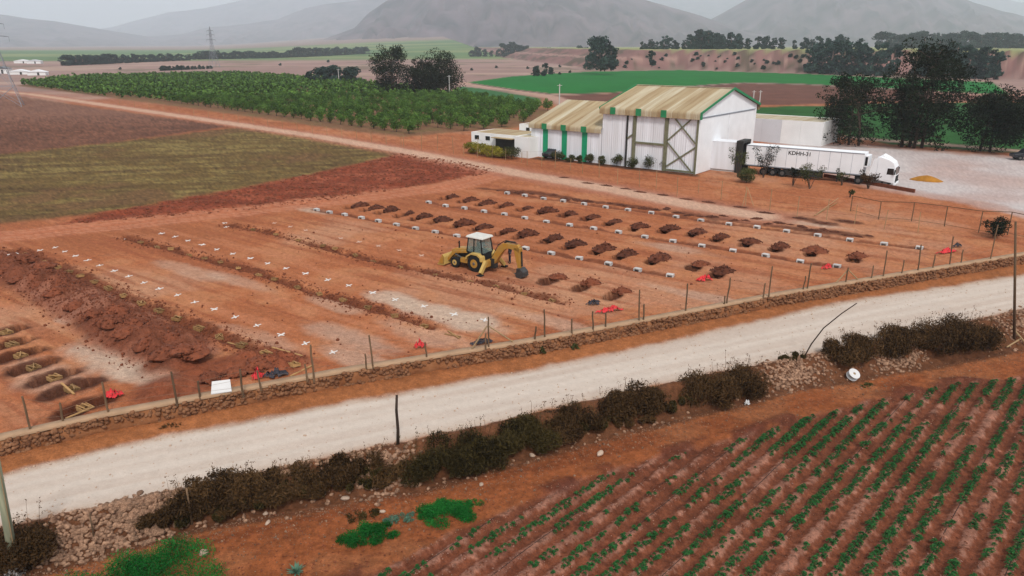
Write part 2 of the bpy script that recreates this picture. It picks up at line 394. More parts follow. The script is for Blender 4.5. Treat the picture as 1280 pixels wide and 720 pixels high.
def height(X, Y, detail=True):
    z = np.zeros(X.shape)
    yw = interp_ext(X, WALL); dw = (Y - yw) * 0.913
    yl = interp_ext(X, ROAD_LO); yb = interp_ext(X, BERM_LO)
    z += ZR * (1 - sstep(0.15, 0.4, dw))
    near = dw < 0.3
    tb = np.clip((Y - yb) / np.maximum(yl - yb, .3), 0, 1)
    zb = ZF + (ZR - ZF) * sstep(0.05, .75, tb) + 0.28 * np.exp(-((tb - .72) / .2) ** 2)
    z = np.where(Y < yl, zb, z)
    z = np.where(Y < yb, ZF, z)
    # verge next to the wall rises a little
    yu = interp_ext(X, ROAD_UP)
    z += np.where((Y > yu) & near, 0.16 * sstep(0, 1.6, (Y - yu)), 0)
    s = terrace_s(X, Y)
    z += step_up(s) * (Y > 250)
    z += fan_z(X, Y) * (s < 0)
    if detail:
        site = (dw > .4) & (Y < 130)
        z += np.where(site, 0.10 * fbm(X * .25, Y * .25, 3, 3) + .05 * fbm(X * 1.6, Y * 1.6, 3, 9), 0)
        z += np.where(Y < yb, 0.10 * fbm(X * .5, Y * .5, 3, 5) + .07 * fbm(X * 2.5, Y * 2.5, 2, 6), 0)
        rd = (Y > yl) & (dw < .1)
        z += np.where(rd, .05 * fbm(X * .8, Y * .8, 3, 8), 0)
        z += np.where((Y >= yb) & (Y <= yl), .28 * fbm(X * 1.6, Y * 1.6, 3, 12), 0)
        z += np.where((s > 0) & (s < 46) & (Y > 250), 2.2 * fbm(X * .05, Y * .05, 3, 15), 0)
        # trenches with loose soil on both sides
        for T, dep, wd in ((T1, .3, .38), (T2, .24, .3), (T3, .22, .28)):
            d = sdline(X, Y, pxline(T)) + .25 * fbm(X * 1.1, Y * 1.1, 2, 21)
            z -= dep * np.exp(-(d / wd) ** 2)
            z += (.05 + .4 * np.maximum(fbm(X * 2.6, Y * 2.6, 2, 22), 0)) * np.exp(-((d - .65) / .35) ** 2)
        for T in (BLOCK_A, BLOCK_B, BLOCK_C):
            d = sdline(X, Y, pxline(T)) + .15 * fbm(X * 1.1, Y * 1.1, 2, 31)
            z -= .14 * np.exp(-(d / .3) ** 2)
        # spoil heap on the left: a chain of dumped loads
        hp = pxline([(-60, 318), (0, 331), (60, 357), (120, 388), (180, 424), (222, 447)])
        d = sdline(X, Y, hp)
        lump = np.abs(np.sin((X * rdx + Y * rdy) * 1.25 + 1.5 * fbm(X * .4, Y * .4, 2, 41))) ** .7
        z += sstep(2.5, .3, d + 1.0 * fbm(X * .7, Y * .7, 2, 42)) * (.3 + .7 * lump + 1.1 * fbm(X * 1.3, Y * 1.3, 4, 43))
        d = sdline(X, Y, pxline([(215, 487), (262, 468), (318, 452), (352, 455)]))
        z += sstep(2.0, .2, d + .7 * fbm(X * .9, Y * .9, 2, 44)) * (.35 + .9 * fbm(X * 1.5, Y * 1.5, 4, 45))
        # grave pits
        px_, py_ = -rdy, rdx
        for (x, y) in PITS:
            c = G(x, y)
            a = (X - c[0]) * px_ + (Y - c[1]) * py_; b = (X - c[0]) * rdx + (Y - c[1]) * rdy
            z -= .75 * sstep(1.2, 1.08, np.abs(a) + .25 * fbm(X * 2, Y * 2, 2, 54)) * sstep(.46, .36, np.abs(b) + .25 * fbm(X * 2.5, Y * 2.5, 2, 51))
            z += .14 * np.exp(-((np.abs(b) - .85) / .3) ** 2) * sstep(1.5, 1.0, np.abs(a)) * (.6 + 1.5 * fbm(X * 2, Y * 2, 2, 52))
        for L, off, dep in ((MOUND_AB, 1.5, .35), (MOUND_BC, 1.5, .35), (MOUND_F, 1.6, .5)):
            for (x, y) in L:
                c = G(x, y); cx, cy = c[0] - px_ * off, c[1] - py_ * off
                a = (X - cx) * px_ + (Y - cy) * py_; b = (X - cx) * rdx + (Y - cy) * rdy
                z -= dep * 1.5 * sstep(.85, .7, np.abs(a) + .3 * fbm(X * 2, Y * 2, 2, 55)) * sstep(.46, .36, np.abs(b) + .25 * fbm(X * 3, Y * 3, 2, 53))
        cp = sdpoly(X, Y, pxpoly(CROP_EDGE, ZF))
        u = X * cux + Y * cuy
        z += np.where(cp > 0, sstep(0, .5, cp) * (.075 * np.cos(2 * np.pi * u / ROWSP) + .03 * fbm(X * 5, Y * 5, 2, 61)), 0)
        # earth turned up by the plough at the head of the rows
        z += .28 * np.exp(-((cp + .25) / .35) ** 2) * np.maximum(fbm(X * .5, Y * .5, 2, 62) + .12, 0) * 2
        pl = sdpoly(X, Y, pxpoly(PLOUGH))
        z += np.where(pl > -1, sstep(-1, 1, pl) * (.55 * fbm(X * .55, Y * .9, 3, 71)), 0)
    return z
PLOUGH = [(500, 191), (560, 200), (628, 213), (600, 219), (500, 236), (400, 253), (250, 268), (130, 277), (60, 282), (130, 266), (300, 236), (400, 215), (470, 200)]
STUBBLE = [(-400, 240), (0, 193), (150, 177), (300, 159), (380, 171), (500, 191), (470, 200), (400, 215), (300, 236), (130, 266), (0, 279), (-400, 310)]
BROWN = [(-500, 100), (-200, 100), (30, 121), (100, 132), (290, 158), (150, 177), (0, 193), (-400, 240)]
TRACK = [(-100, 104), (40, 118), (150, 134), (280, 153), (400, 171), (500, 188), (600, 207), (650, 217), (760, 236), (870, 257), (950, 270)]
TRACK2 = [(-200, 322), (0, 296), (150, 280), (300, 264), (450, 247), (560, 233), (625, 217)]
YARD = [(960, 176), (1040, 180), (1110, 184), (1200, 191), (1290, 197), (1600, 215), (1600, 320), (1290, 272), (1215, 254), (1140, 243), (1085, 232), (1000, 205)]
GREEN_BIG = [(584, 103), (640, 95.5), (690, 92), (740, 89.5), (850, 87.6), (1010, 92.6), (1240, 103), (1262, 118), (1200, 115.5), (1080, 108), (1000, 104.5), (930, 103), (880, 106), (760, 116), (690, 117), (640, 111)]
BROWN_BACK = [(683, 120), (760, 117.5), (880, 107.5), (930, 104.5), (1000, 106), (1080, 110), (1190, 118), (1290, 121), (1290, 126), (1100, 127), (1040, 130), (950, 131), (860, 134), (700, 134)]
GREEN_LOW = [(930, 134), (1040, 132), (1100, 129), (1290, 128), (1500, 132), (1500, 205), (1290, 193), (1200, 187), (1110, 180), (1040, 166), (960, 150)]
GREEN_SMALL = [(576, 108), (600, 110.5), (640, 117), (676, 123), (676, 133), (640, 130), (560, 120)]
LANE = [(577, 103), (600, 107.5), (640, 113), (690, 121), (706, 128), (720, 140)]
LANE2 = [(1000, 172), (1040, 170), (1110, 176), (1180, 181), (1290, 190)]
ORCH = [(20, 107), (95, 97.5), (300, 93.6), (420, 100.5), (560, 118), (640, 128), (690, 137), (672, 152), (640, 160), (560, 166), (505, 171), (430, 163), (330, 148), (190, 129), (100, 117)]
FAR_GREEN = [(-600, 76), (0, 78), (240, 71), (300, 69.5), (480, 62.5), (740, 60.6), (740, 59.4), (480, 60.4), (200, 64), (-600, 68)]

GRID = {}
def build_ground():
    xs = np.concatenate([np.arange(-900, -60, 14.0), np.arange(-60, 1340, 2.25), np.arange(1340, 2190, 14.0)])
    vs = [1.02]
    while vs[-1] < 790:
        vs.append(vs[-1] + min(max(vs[-1] * 0.02, .035), 1.45))
    vs = np.array(vs)
    u = -(YHOR + vs - 360) / FPX
    dy, dz = CP + SP * u, -SP + CP * u
    t = (-0.4 - CAM_H) / dz
    X = ((xs[None] - 640) / FPX) * t[:, None]
    Y = np.repeat((dy * t)[:, None], len(xs), 1)
    nr, nc = X.shape
    Yr, tt_ = (dy * t), t
    X, Y = X.ravel(), Y.ravel()
    Z = height(X, Y)
    GRID.update(xs=xs, Yr=Yr, t=tt_, Z=Z.reshape(nr, nc))
    # ---- soil colour, zone by zone (what the ground is made of, plus painted pit shade)
    nl = fbm(X * .06, Y * .06, 3, 101); nm = fbm(X * .35, Y * .35, 3, 102); nf = fbm(X * 2.2, Y * 2.2, 2, 103)
    wx, wy = X + .8 * fbm(X * .5, Y * .5, 2, 104), Y + .8 * fbm(X * .5, Y * .5, 2, 105)
    C = np.zeros((len(X), 3))
    zone = np.zeros(len(X), int)
    def paint(mask, col):
        m = np.clip(mask, 0, 1)[:, None]
        C[:] = C * (1 - m) + np.asarray(col) * m
    def shade(col, amt, n): return np.asarray(col)[None] * (1 + amt * n)[:, None]
    site = shade(lin(172, 104, 68), .34, nl + nm * .5)
    C[:] = site
    # dry pale crust in patches
    paint(.7 * sstep(.04, .28, nm + nl * .8), shade(lin(188, 128, 90), .2, nf)); paint(.5 * sstep(.12, .3, nl - .4 * nm), lin(192, 148, 120))
    # scraped streaks along the rows
    st = fbm((X * rdx + Y * rdy) * .12, (-X * rdy + Y * rdx) * 1.6, 3, 106)
    paint(.6 * sstep(.04, .22, st), lin(150, 84, 56)); paint(.5 * sstep(.05, .25, -st), lin(190, 124, 90))
    # far plain: dry pinkish scrub
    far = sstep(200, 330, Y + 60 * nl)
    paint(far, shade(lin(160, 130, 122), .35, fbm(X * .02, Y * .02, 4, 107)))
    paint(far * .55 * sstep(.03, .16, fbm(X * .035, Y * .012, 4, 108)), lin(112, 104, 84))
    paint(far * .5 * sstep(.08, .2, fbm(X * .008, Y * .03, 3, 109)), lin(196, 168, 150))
    zone[Y > 330] = 1
    # whitish ash-coloured patches
    for (x, y, rx, ry, a) in ((495, 375, 3.0, 1.2, .75), (560, 395, 4.5, 1.6, .8), (600, 402, 3, 1.4, .6), (530, 385, 3, 1.2, .5), (430, 420, 4, 1.3, .5), (440, 446, 3, 1.0, .5), (330, 425, 4, 1.0, .35),
                              (130, 447, 4.2, 1.5, .8), (170, 460, 3.4, 1.2, .7), (60, 470, 3, 1.6, .4), (385, 262, 3.5, .9, .7), (80, 401, 1.1, .5, .8), (700, 405, 5, .9, .45), (900, 375, 6, .8, .4), (540, 420, 5, 1.2, .4), (840, 310, 5, 1, .35), (950, 272, 9, .9, .6), (860, 255, 9, .8, .45), (240, 340, 5, 1, .35), (300, 352, 5, .8, .35), (420, 382, 3, .8, .4)):
        c = G(x, y); a1 = (X - c[0]) * rdx + (Y - c[1]) * rdy; b1 = -(X - c[0]) * rdy + (Y - c[1]) * rdx
        q = (a1 / rx) ** 2 + (b1 / ry) ** 2
        paint(a * sstep(1.5, .1, q + 1.6 * nm + .6 * nf), shade(lin(198, 172, 152), .15, nf))
    # loose dark soil: trenches, heaps, patches; painted shade in the pits
    dark = shade(lin(112, 62, 42), .6, nf + .5 * nm)
    for T, w in ((T1, .75), (T2, .5), (T3, .42), (BLOCK_A, .38), (BLOCK_B, .42), (BLOCK_C, .5)):
        d = sdline(wx, wy, pxline(T))
        paint(sstep(w * 1.3, w * .5, d + .8 * nf * w + .5 * nm) * .85, dark)
    d = sdline(wx, wy, pxline([(600, 236), (660, 240), (757, 254), (845, 265), (946, 280), (1040, 291), (1085, 296)]))
    paint(.8 * sstep(1.0, .35, d + 1.1 * nm + .5 * nf), lin(84, 44, 30))
    d = sdline(X, Y, pxline([(-60, 318), (0, 331), (60, 357), (120, 388), (180, 424), (222, 447)]))
    hm = sstep(2.9, 1.6, d + 1.0 * fbm(X * .7, Y * .7, 2, 42))
    paint(hm, shade(lin(126, 74, 54), .7, nf + nm)); paint(hm * sstep(.05, .2, nm) * .6, lin(158, 108, 88))
    d = sdline(X, Y, pxline([(215, 487), (262, 468), (318, 452), (352, 455)]))
    paint(.85 * sstep(2.4, 1.2, d + .7 * nm), shade(lin(132, 72, 50), .5, nf + nm))
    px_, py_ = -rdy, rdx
    for L, off, ra, rb, kk in ((PITS, 0, 1.6, .9, .9), (MOUND_AB, 1.45, 1.1, .65, .9), (MOUND_BC, 1.45, 1.1, .65, .9), (MOUND_F, 1.6, 1.1, .7, .9), (PATCH_D, 0, .9, 1.6, .75)):  # open graves: shade of their depth painted dark; patches are dark soil
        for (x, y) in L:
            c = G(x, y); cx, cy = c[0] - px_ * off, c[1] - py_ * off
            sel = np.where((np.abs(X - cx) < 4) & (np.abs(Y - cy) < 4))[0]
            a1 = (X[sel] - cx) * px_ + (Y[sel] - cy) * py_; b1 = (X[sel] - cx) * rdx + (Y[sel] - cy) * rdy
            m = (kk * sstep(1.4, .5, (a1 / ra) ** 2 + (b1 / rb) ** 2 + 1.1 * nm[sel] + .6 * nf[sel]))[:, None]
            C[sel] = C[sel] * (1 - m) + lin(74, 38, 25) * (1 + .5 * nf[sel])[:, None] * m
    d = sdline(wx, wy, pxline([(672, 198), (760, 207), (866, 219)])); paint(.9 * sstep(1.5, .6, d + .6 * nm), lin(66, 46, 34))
    # left fields
    def fieldzone(poly, zid, z=0.0, soft=.5, warp=1.0):
        sd = sdpoly(X + (wx - X) * warp, Y + (wy - Y) * warp, pxpoly(poly, z))
        zone[sd > 0] = zid
        return sstep(-soft, soft, sd), sd
    m, _ = fieldzone(BROWN, 2, soft=1.5, warp=2)
    bs = fbm(X * .05 + Y * .03, Y * .35 - X * .12, 3, 111)
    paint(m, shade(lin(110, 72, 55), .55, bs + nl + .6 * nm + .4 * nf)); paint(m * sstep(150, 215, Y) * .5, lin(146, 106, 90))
    m, _ = fieldzone(STUBBLE, 3, soft=1.2, warp=2)
    ss = fbm((X * .16 + Y * .22) * .3, (Y * .9 - X * .2) * .9, 3, 112)
    paint(m, shade(lin(110, 88, 50), .5, .5 * ss + .9 * nm + .6 * nl + .8 * nf))
    paint(m * .6 * sstep(.02, .2, .6 * ss + nl * .5 + .7 * nm), lin(136, 118, 70)); paint(m * .65 * sstep(.03, .2, -.7 * ss + .7 * nm + .4 * nf), lin(84, 62, 38)); paint(m * .4 * sstep(.05, .2, -nl - .4 * nm), lin(124, 86, 62))
    m, _ = fieldzone(PLOUGH, 4, soft=.8, warp=2)
    ps = fbm(X * .3, Y * .75, 3, 113)
    paint(m, shade(lin(134, 66, 44), .7, ps + .5 * nf)); paint(m * .5 * sstep(.08, .25, ps), lin(168, 98, 72))
    # tracks
    def strip(line, w, col, soft, zid, k=1.0):
        d = sdline(wx, wy, pxline(line))
        paint(k * sstep(w + soft, w - soft, d), col)
        if zid: zone[d < w] = zid
        return d
    d = strip(TRACK2, 2.6, shade(lin(184, 112, 80), .2, nm), 1.2, 5, .85)
    for o_ in (.9, 2.1): paint(.45 * sstep(.35, .1, np.abs(d - o_)), lin(202, 146, 116))
    strip(TRACK, 3.8, shade(lin(172, 112, 88), .2, nm), 1.5, 0, .8)
    d = strip(TRACK, 1.9, shade(lin(206, 168, 144), .12, nm), .9, 6, .9)
    # orchard floor
    m, _ = fieldzone(ORCH, 7, soft=2)
    paint(m, shade(lin(132, 96, 70), .4, nm)); paint(m * .4 * sstep(.0, .2, nm), lin(92, 94, 54))
    # yard
    m, sd = fieldzone(YARD, 8, soft=2.2, warp=3)
    paint(m * (.65 + .35 * sstep(-.2, .1, nl)), shade(lin(200, 190, 188), .12, nm + nl)); paint(m * .6 * sstep(2.6, .6, np.abs(sd - 1) + 2 * nm), lin(176, 132, 114))
    # far fields
    m, _ = fieldzone(GREEN_LOW, 9, soft=.8); paint(m, shade(lin(40, 88, 36), .5, nm + fbm(X * .1, Y * .8, 2, 121)))
    m, _ = fieldzone(BROWN_BACK, 10, soft=.8); paint(m, shade(lin(112, 74, 62), .35, nm + fbm(X * .1, Y * .8, 2, 122)))
    m, _ = fieldzone(GREEN_BIG, 11, soft=1.0, warp=.5); paint(m, shade(lin(28, 112, 46), .22, nl + fbm(X * .15, Y * .02, 3, 123)))
    m, _ = fieldzone(GREEN_SMALL, 12, soft=1.0, warp=.5); paint(m, shade(lin(58, 106, 62), .3, nm))
    strip(LANE, 3.2, shade(lin(186, 150, 134), .2, nm), 1.5, 13, .95)
    strip(LANE2, 2.0, shade(lin(196, 160, 142), .2, nm), 1.0, 13, .9)
    # dark edge drain of the big field
    d = sdline(X, Y, pxline([(590, 104.5), (640, 112), (690, 118), (760, 117), (880, 107), (930, 104), (1000, 105.3), (1080, 109), (1200, 116.4)]))
    paint(.8 * sstep(1.6, .6, d), lin(58, 56, 44))
    # terrace bank and its top
    s = terrace_s(X, Y)
    on = (s > 0) & (Y > 250)
    bk = np.where(on, sstep(0, 3, s), 0)
    bn = fbm(X * .09, Y * .09, 4, 131)
    paint(bk, shade(lin(142, 106, 100), .6, bn)); paint(bk * .75 * sstep(.04, .14, fbm(X * .11, Y * .05, 4, 132)), lin(86, 82, 66))
    paint(bk * .7 * sstep(2.4, .8, np.abs(s - 20 + 4 * bn)), lin(186, 150, 138))
    paint(np.where(on, sstep(40, 46, s), 0), shade(lin(150, 152, 104), .3, fbm(X * .02, Y * .02, 3, 133)))
    zone[on] = 14; zone[on & (s > 44)] = 15
    # far green strip under the hills
    far2 = (s < 0) & (Y > 900)
    a = X / np.maximum(Y, 1)
    gb = np.where(far2, sstep(1000, 1180, Y + 90 * nl - 350 * np.clip(a, -.5, .1)) , 0)
    stripes = np.sin(X * .09 + Y * .012)
    paint(gb, shade(lin(96, 124, 78), .35, fbm(X * .004, Y * .004, 3, 141) + .12 * stripes))
    paint(gb * .5 * sstep(.05, .16, fbm(X * .002, Y * .006, 3, 142)), lin(160, 160, 110))
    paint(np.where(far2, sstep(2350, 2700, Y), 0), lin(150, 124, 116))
    zone[(gb > .5)] = 16; zone[far2 & (Y > 2600)] = 1
    # near strip: verge, road, bank, dirt, crop field
    dw = (Y - interp_ext(X, WALL)) * .913; yu = interp_ext(X, ROAD_UP); yl = interp_ext(X, ROAD_LO); yb = interp_ext(X, BERM_LO)
    below = dw < .25
    paint(below * 1.0, shade(lin(160, 100, 62), .3, nm + nf))
    paint(np.where(below, sstep(1.2, .3, yu - Y + 0.6) * .0, 0), lin(150, 96, 60))
    wr = .55 * fbm(X * .6, Y * .6, 2, 151) + .25 * nf
    rm = np.where(below, sstep(-.35, .55, (yu - Y) + wr) * sstep(-.35, .45, (Y - yl) + wr), 0)
    along = fbm((X * .915 + Y * .403) * .05, (-X * .403 + Y * .915) * 1.3, 3, 152)
    paint(rm, shade(lin(206, 189, 176), .1, nm + along)); hw = (yl + yu) / 2
    for o_ in (-1.35, -.25, .75, 1.7): paint(rm * .55 * sstep(.34, .1, np.abs((Y - hw) * .9 - o_ + .5 * along)), lin(214, 200, 188))
    paint(rm * .55 * sstep(.8, .1, np.minimum(yu - Y, Y - yl)), lin(196, 172, 152)); paint(rm * .5 * sstep(.05, .22, along), lin(194, 174, 160)); paint(rm * .4 * sstep(.05, .22, -along), lin(220, 206, 194))
    zone[below & (rm > .5)] = 17
    bm_ = np.where((Y < yl) & (Y > yb - .4), sstep(0, .3, yl - Y), 0)
    paint(bm_ * .8, shade(lin(88, 58, 42), .5, nf + nm)); zone[(Y < yl) & (Y > yb) & (rm <= .5)] = 18
    dirt = np.where(Y < yb, sstep(0, .8, yb - Y + .5 * nm), 0)
    paint(dirt, shade(lin(144, 82, 48), .4, nm + nl + .5 * nf)); paint(dirt * .55 * sstep(.02, .2, along + nm * .6), lin(116, 62, 36)); paint(dirt * .4 * sstep(.05, .22, -nm), lin(168, 110, 74))
    cp = sdpoly(X + .5 * (wx - X), Y + .5 * (wy - Y), pxpoly(CROP_EDGE, ZF))
    u_ = X * cux + Y * cuy
    ridge = .5 + .5 * np.cos(2 * np.pi * u_ / ROWSP)
    cm = sstep(-.2, .3, cp)
    n8 = fbm(X * 6, Y * 6, 2, 171)
    paint(cm, shade(lin(118, 68, 48), .5, nf + nm + n8)); paint(cm * .8 * sstep(.55, .95, ridge + 1.0 * nf + 1.2 * nm + .9 * n8), shade(lin(158, 112, 94), .4, nf + n8)); paint(cm * .7 * sstep(.1, .3, n8) * sstep(.6, .9, ridge), lin(70, 50, 40))
    paint(cm * .5 * sstep(.12, .3, nm), lin(104, 56, 40))
    paint(.8 * np.exp(-((cp + .1) / .5) ** 2) * sstep(-.02, .12, fbm(X * .5, Y * .5, 2, 62)), shade(lin(86, 46, 36), .5, nf))
    zone[cp > 0] = 19
    zone[(Y < yb) & (cp <= 0)] = 20
    C *= (1 + np.where(zone == 17, .08, np.where((zone == 3) | (zone == 4) | (zone == 2), .75, np.where(zone >= 18, .5, .3))) * vnoise(X * 6, Y * 6, 161) * (Y < 190) + np.where((zone == 3) | (zone == 2), .5, 0) * vnoise(X * 2.5, Y * 4.5, 162))[:, None]
    C = np.clip(C, .005, .9)
    grain = np.where(zone == 17, .25, np.where(zone == 8, .35, 1.0)) * np.clip(140 / np.maximum(Y, 1), .15, 1)
    C = np.hstack([C, grain[:, None]])
    # ---- faces, split by zone
    idx = np.arange(nr * nc).reshape(nr, nc)
    F = np.stack([idx[:-1, :-1], idx[1:, :-1], idx[1:, 1:], idx[:-1, 1:]], -1).reshape(-1, 4)[:, ::-1]
    F = F[:, [3, 2, 1, 0]]
    V = np.stack([X, Y, Z], -1)
    fz = zone[F[:, 0]]
    info = {0: ('ground', 'bare reddish earth of the burial plot and its surroundings'), 1: ('plain', 'dry pinkish scrub plain beyond the fields'), 2: ('field', 'brown tilled field at the upper left'),
            3: ('field', 'olive brown stubble field left of the burial plot'), 4: ('ploughed_field', 'dark red ploughed strip above the burial plot'), 5: ('dirt_track', 'orange wheel-marked track along the upper edge of the plot'),
            6: ('dirt_track', 'pale dirt track between stubble field and orchard'), 7: ('orchard_floor', 'bare soil under the orchard trees'), 8: ('yard', 'pale gravel yard around the articulated lorry'),
            9: ('field', 'green field behind the gravel yard'), 10: ('field', 'brown tilled field behind the white shed'), 11: ('field', 'large bright green field below the terrace bank'), 12: ('field', 'small green field beyond the orchard'),
            13: ('dirt_track', 'pale lane between the green fields'), 14: ('embankment', 'pinkish scrubby terrace bank behind the green field'), 15: ('terrace', 'pale flat terrace top carrying the tree line'),
            16: ('field', 'far pale green farmland below the hills'), 17: ('road', 'pale gravel road crossing the foreground'), 18: ('bank', 'stony earth bank along the near road edge'), 19: ('crop_field', 'ridged red soil of the potato field'), 20: ('dirt_path', 'orange brown dirt strip between bank and potato field')}
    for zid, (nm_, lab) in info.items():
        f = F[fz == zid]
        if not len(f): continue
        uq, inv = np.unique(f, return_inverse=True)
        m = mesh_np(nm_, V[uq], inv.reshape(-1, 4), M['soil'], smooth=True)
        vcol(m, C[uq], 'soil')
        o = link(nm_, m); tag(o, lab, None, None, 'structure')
def soilmat():
    m, nt, b = newmat('soil'); N, L = nt.nodes, nt.links
    at = N.new('ShaderNodeAttribute'); at.attribute_name = 'soil'
    tc = N.new('ShaderNodeTexCoord')
    fac = None
    for sc, amt in ((2.5, .22), (11.0, .34), (45.0, .3)):
        no = N.new('ShaderNodeTexNoise'); no.inputs['Scale'].default_value = sc; no.inputs['Detail'].default_value = 6; no.inputs['Roughness'].default_value = .65
        L.new(tc.outputs['Object'], no.inputs['Vector'])
        mr = N.new('ShaderNodeMapRange'); mr.inputs[1].default_value = .25; mr.inputs[2].default_value = .75
        mr.inputs[3].default_value = 1 - amt; mr.inputs[4].default_value = 1 + amt
        L.new(no.outputs['Fac'], mr.inputs[0])
        if fac is None: fac = mr.outputs[0]
        else:
            mu = N.new('ShaderNodeMath'); mu.operation = 'MULTIPLY'; L.new(fac, mu.inputs[0]); L.new(mr.outputs[0], mu.inputs[1]); fac = mu.outputs[0]
    one = N.new('ShaderNodeMix'); one.data_type = 'FLOAT'; one.inputs[2].default_value = 1.0
    L.new(at.outputs['Alpha'], one.inputs[0]); L.new(fac, one.inputs[3]); fac = one.outputs[0]
    sc_ = N.new('ShaderNodeVectorMath'); sc_.operation = 'SCALE'
    L.new(at.outputs['Color'], sc_.inputs[0]); L.new(fac, sc_.inputs['Scale'])
    L.new(sc_.outputs[0], b.inputs['Base Color'])
    b.inputs['Roughness'].default_value = .95; b.inputs['Specular IOR Level'].default_value = .1
    n2 = N.new('ShaderNodeTexNoise'); n2.inputs['Scale'].default_value = 7; n2.inputs['Detail'].default_value = 6
    L.new(tc.outputs['Object'], n2.inputs['Vector'])
    bp = N.new('ShaderNodeBump'); L.new(at.outputs['Alpha'], bp.inputs['Strength']); bp.inputs['Distance'].default_value = .06
    L.new(n2.outputs['Fac'], bp.inputs['Height']); L.new(bp.outputs[0], b.inputs['Normal'])
    return m
M['soil'] = soilmat()
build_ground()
def hzs(P):                                 # height of the built ground under points
    x, y = np.asarray(P[:, 0], float), np.asarray(P[:, 1], float)
    Yr, Z, xs = GRID['Yr'][::-1], GRID['Z'][::-1], GRID['xs']; T = GRID['t'][::-1]
    j = np.clip(np.searchsorted(Yr, y) - 1, 0, len(Yr) - 2); fy = np.clip((y - Yr[j]) / (Yr[j + 1] - Yr[j]), 0, 1)
    px = 640 + FPX * x / (T[j] + (T[j + 1] - T[j]) * fy)
    i = np.clip(np.searchsorted(xs, px) - 1, 0, len(xs) - 2); fx = np.clip((px - xs[i]) / (xs[i + 1] - xs[i]), 0, 1)
    return (Z[j, i] * (1 - fx) + Z[j, i + 1] * fx) * (1 - fy) + (Z[j + 1, i] * (1 - fx) + Z[j + 1, i + 1] * fx) * fy
def hz(x, y): return float(hzs(np.array([[x, y]]))[0])
def GT(x, y, z0=0.0):                       # pixel to the point on the relief it meets
    z = z0
    for _ in range(3):
        p = G(x, y, z); z = hz(p[0], p[1])
    return np.array([p[0], p[1], z])

# ------------------------------------------------------------------ hills
M['hill'] = mat('hazed_dry_scrub_hill', lin(44, 40, 52), .95, .3, .006, rgb2=lin(122, 102, 112), detail=12)  # bluish mauve of the haze is mixed into the scrub colours
def hill(name, label, D, W, prof, seed, amp):
    prof = np.array(prof, float)
    xs = np.arange(prof[0, 0], prof[-1, 0] + .1, 3.0)
    yc = np.interp(xs, prof[:, 0], prof[:, 1])
    yc = yc + 1.2 * fbm(xs * .05, xs * 0, 3, seed)
    zc = np.array([(CAM_H + (YHOR - y) / FPX * D * 1.055) for y in yc])
    xw = (xs - 640) / FPX * D / CP
    nt = 46
    T = np.linspace(0, 1, nt)
    V = []
    for t in T:
        yy = D - W * (1 - t) if t < 1 else D
        fall = t ** 1.25
        n = fbm(xw / (W * .16), np.full_like(xw, yy / (W * .3)), 5, seed + 3)
        n2 = np.abs(fbm(xw / (W * .09) + n * 1.3, np.full_like(xw, yy / (W * .55)), 4, seed + 9))
        z = -12 + (zc + 12) * fall - amp * n2 * 2.2 * math.sin(math.pi * t) * np.clip(zc / 180, .15, 1.6) + amp * .5 * n * math.sin(math.pi * t)
        # spread the hill a little with distance so gullies run down its front
        V.append(np.stack([xw * (yy / D) ** .6, np.full_like(xw, yy), z], -1))
    for k, (f, dy) in enumerate(((.8, W * .25), (.3, W * .6))):           # the far side
        V.append(np.stack([xw, np.full_like(xw, D + dy), -12 + (zc + 12) * f], -1))
    V = np.concatenate(V); nc = len(xs); nr = nt + 2
    idx = np.arange(nr * nc).reshape(nr, nc)
    F = np.stack([idx[:-1, :-1], idx[:-1, 1:], idx[1:, 1:], idx[1:, :-1]], -1).reshape(-1, 4)
    o = link('hill', mesh_np('hill', V, F, M['hill'], True))
    tag(o, label, None, None, 'structure')
hill('hill', 'farthest pale range fading into the sky', 12000, 3400, [(-500, 20), (0, 40), (100, 52), (130, 50), (200, 36), (260, 22), (300, 18), (340, 10), (380, 2), (430, -6), (600, -14), (760, -4), (800, 4), (850, 8), (900, 0), (1000, -10), (1110, -8), (1150, 2), (1200, 12), (1280, 18), (1500, 5), (1800, 30)], 201, 150)
hill('hill', 'hazy blue hill sloping down at the far left', 7000, 2800, [(-500, -30), (-200, 0), (0, 15), (60, 23), (100, 28), (130, 31), (190, 42), (240, 54), (300, 66)], 211, 90)
hill('hill', 'low mauve ridge left of the central mountain', 8200, 2800, [(60, 68), (100, 64), (140, 57), (200, 50), (270, 45), (300, 38), (340, 35), (380, 29), (410, 18), (430, 14), (470, 10), (510, 4), (600, 12), (700, 40)], 221, 90)
hill('hill', 'right mountain behind the tree line', 5600, 2300, [(780, 60), (840, 44), (870, 26), (890, 14), (915, 0), (960, -25), (1020, -35), (1080, -15), (1115, 0), (1150, 12), (1180, 20), (1215, 28), (1300, 34), (1500, 20), (1700, 50)], 231, 120)
hill('hill', 'large scrubby central mountain rising out of the picture', 4500, 1800, [(380, 56), (430, 50), (465, 38), (480, 24), (500, 11), (520, 0), (560, -25), (620, -45), (700, -32), (740, -8), (770, 5), (800, 13), (850, 26), (900, 42), (950, 52), (1000, 58)], 241, 120)
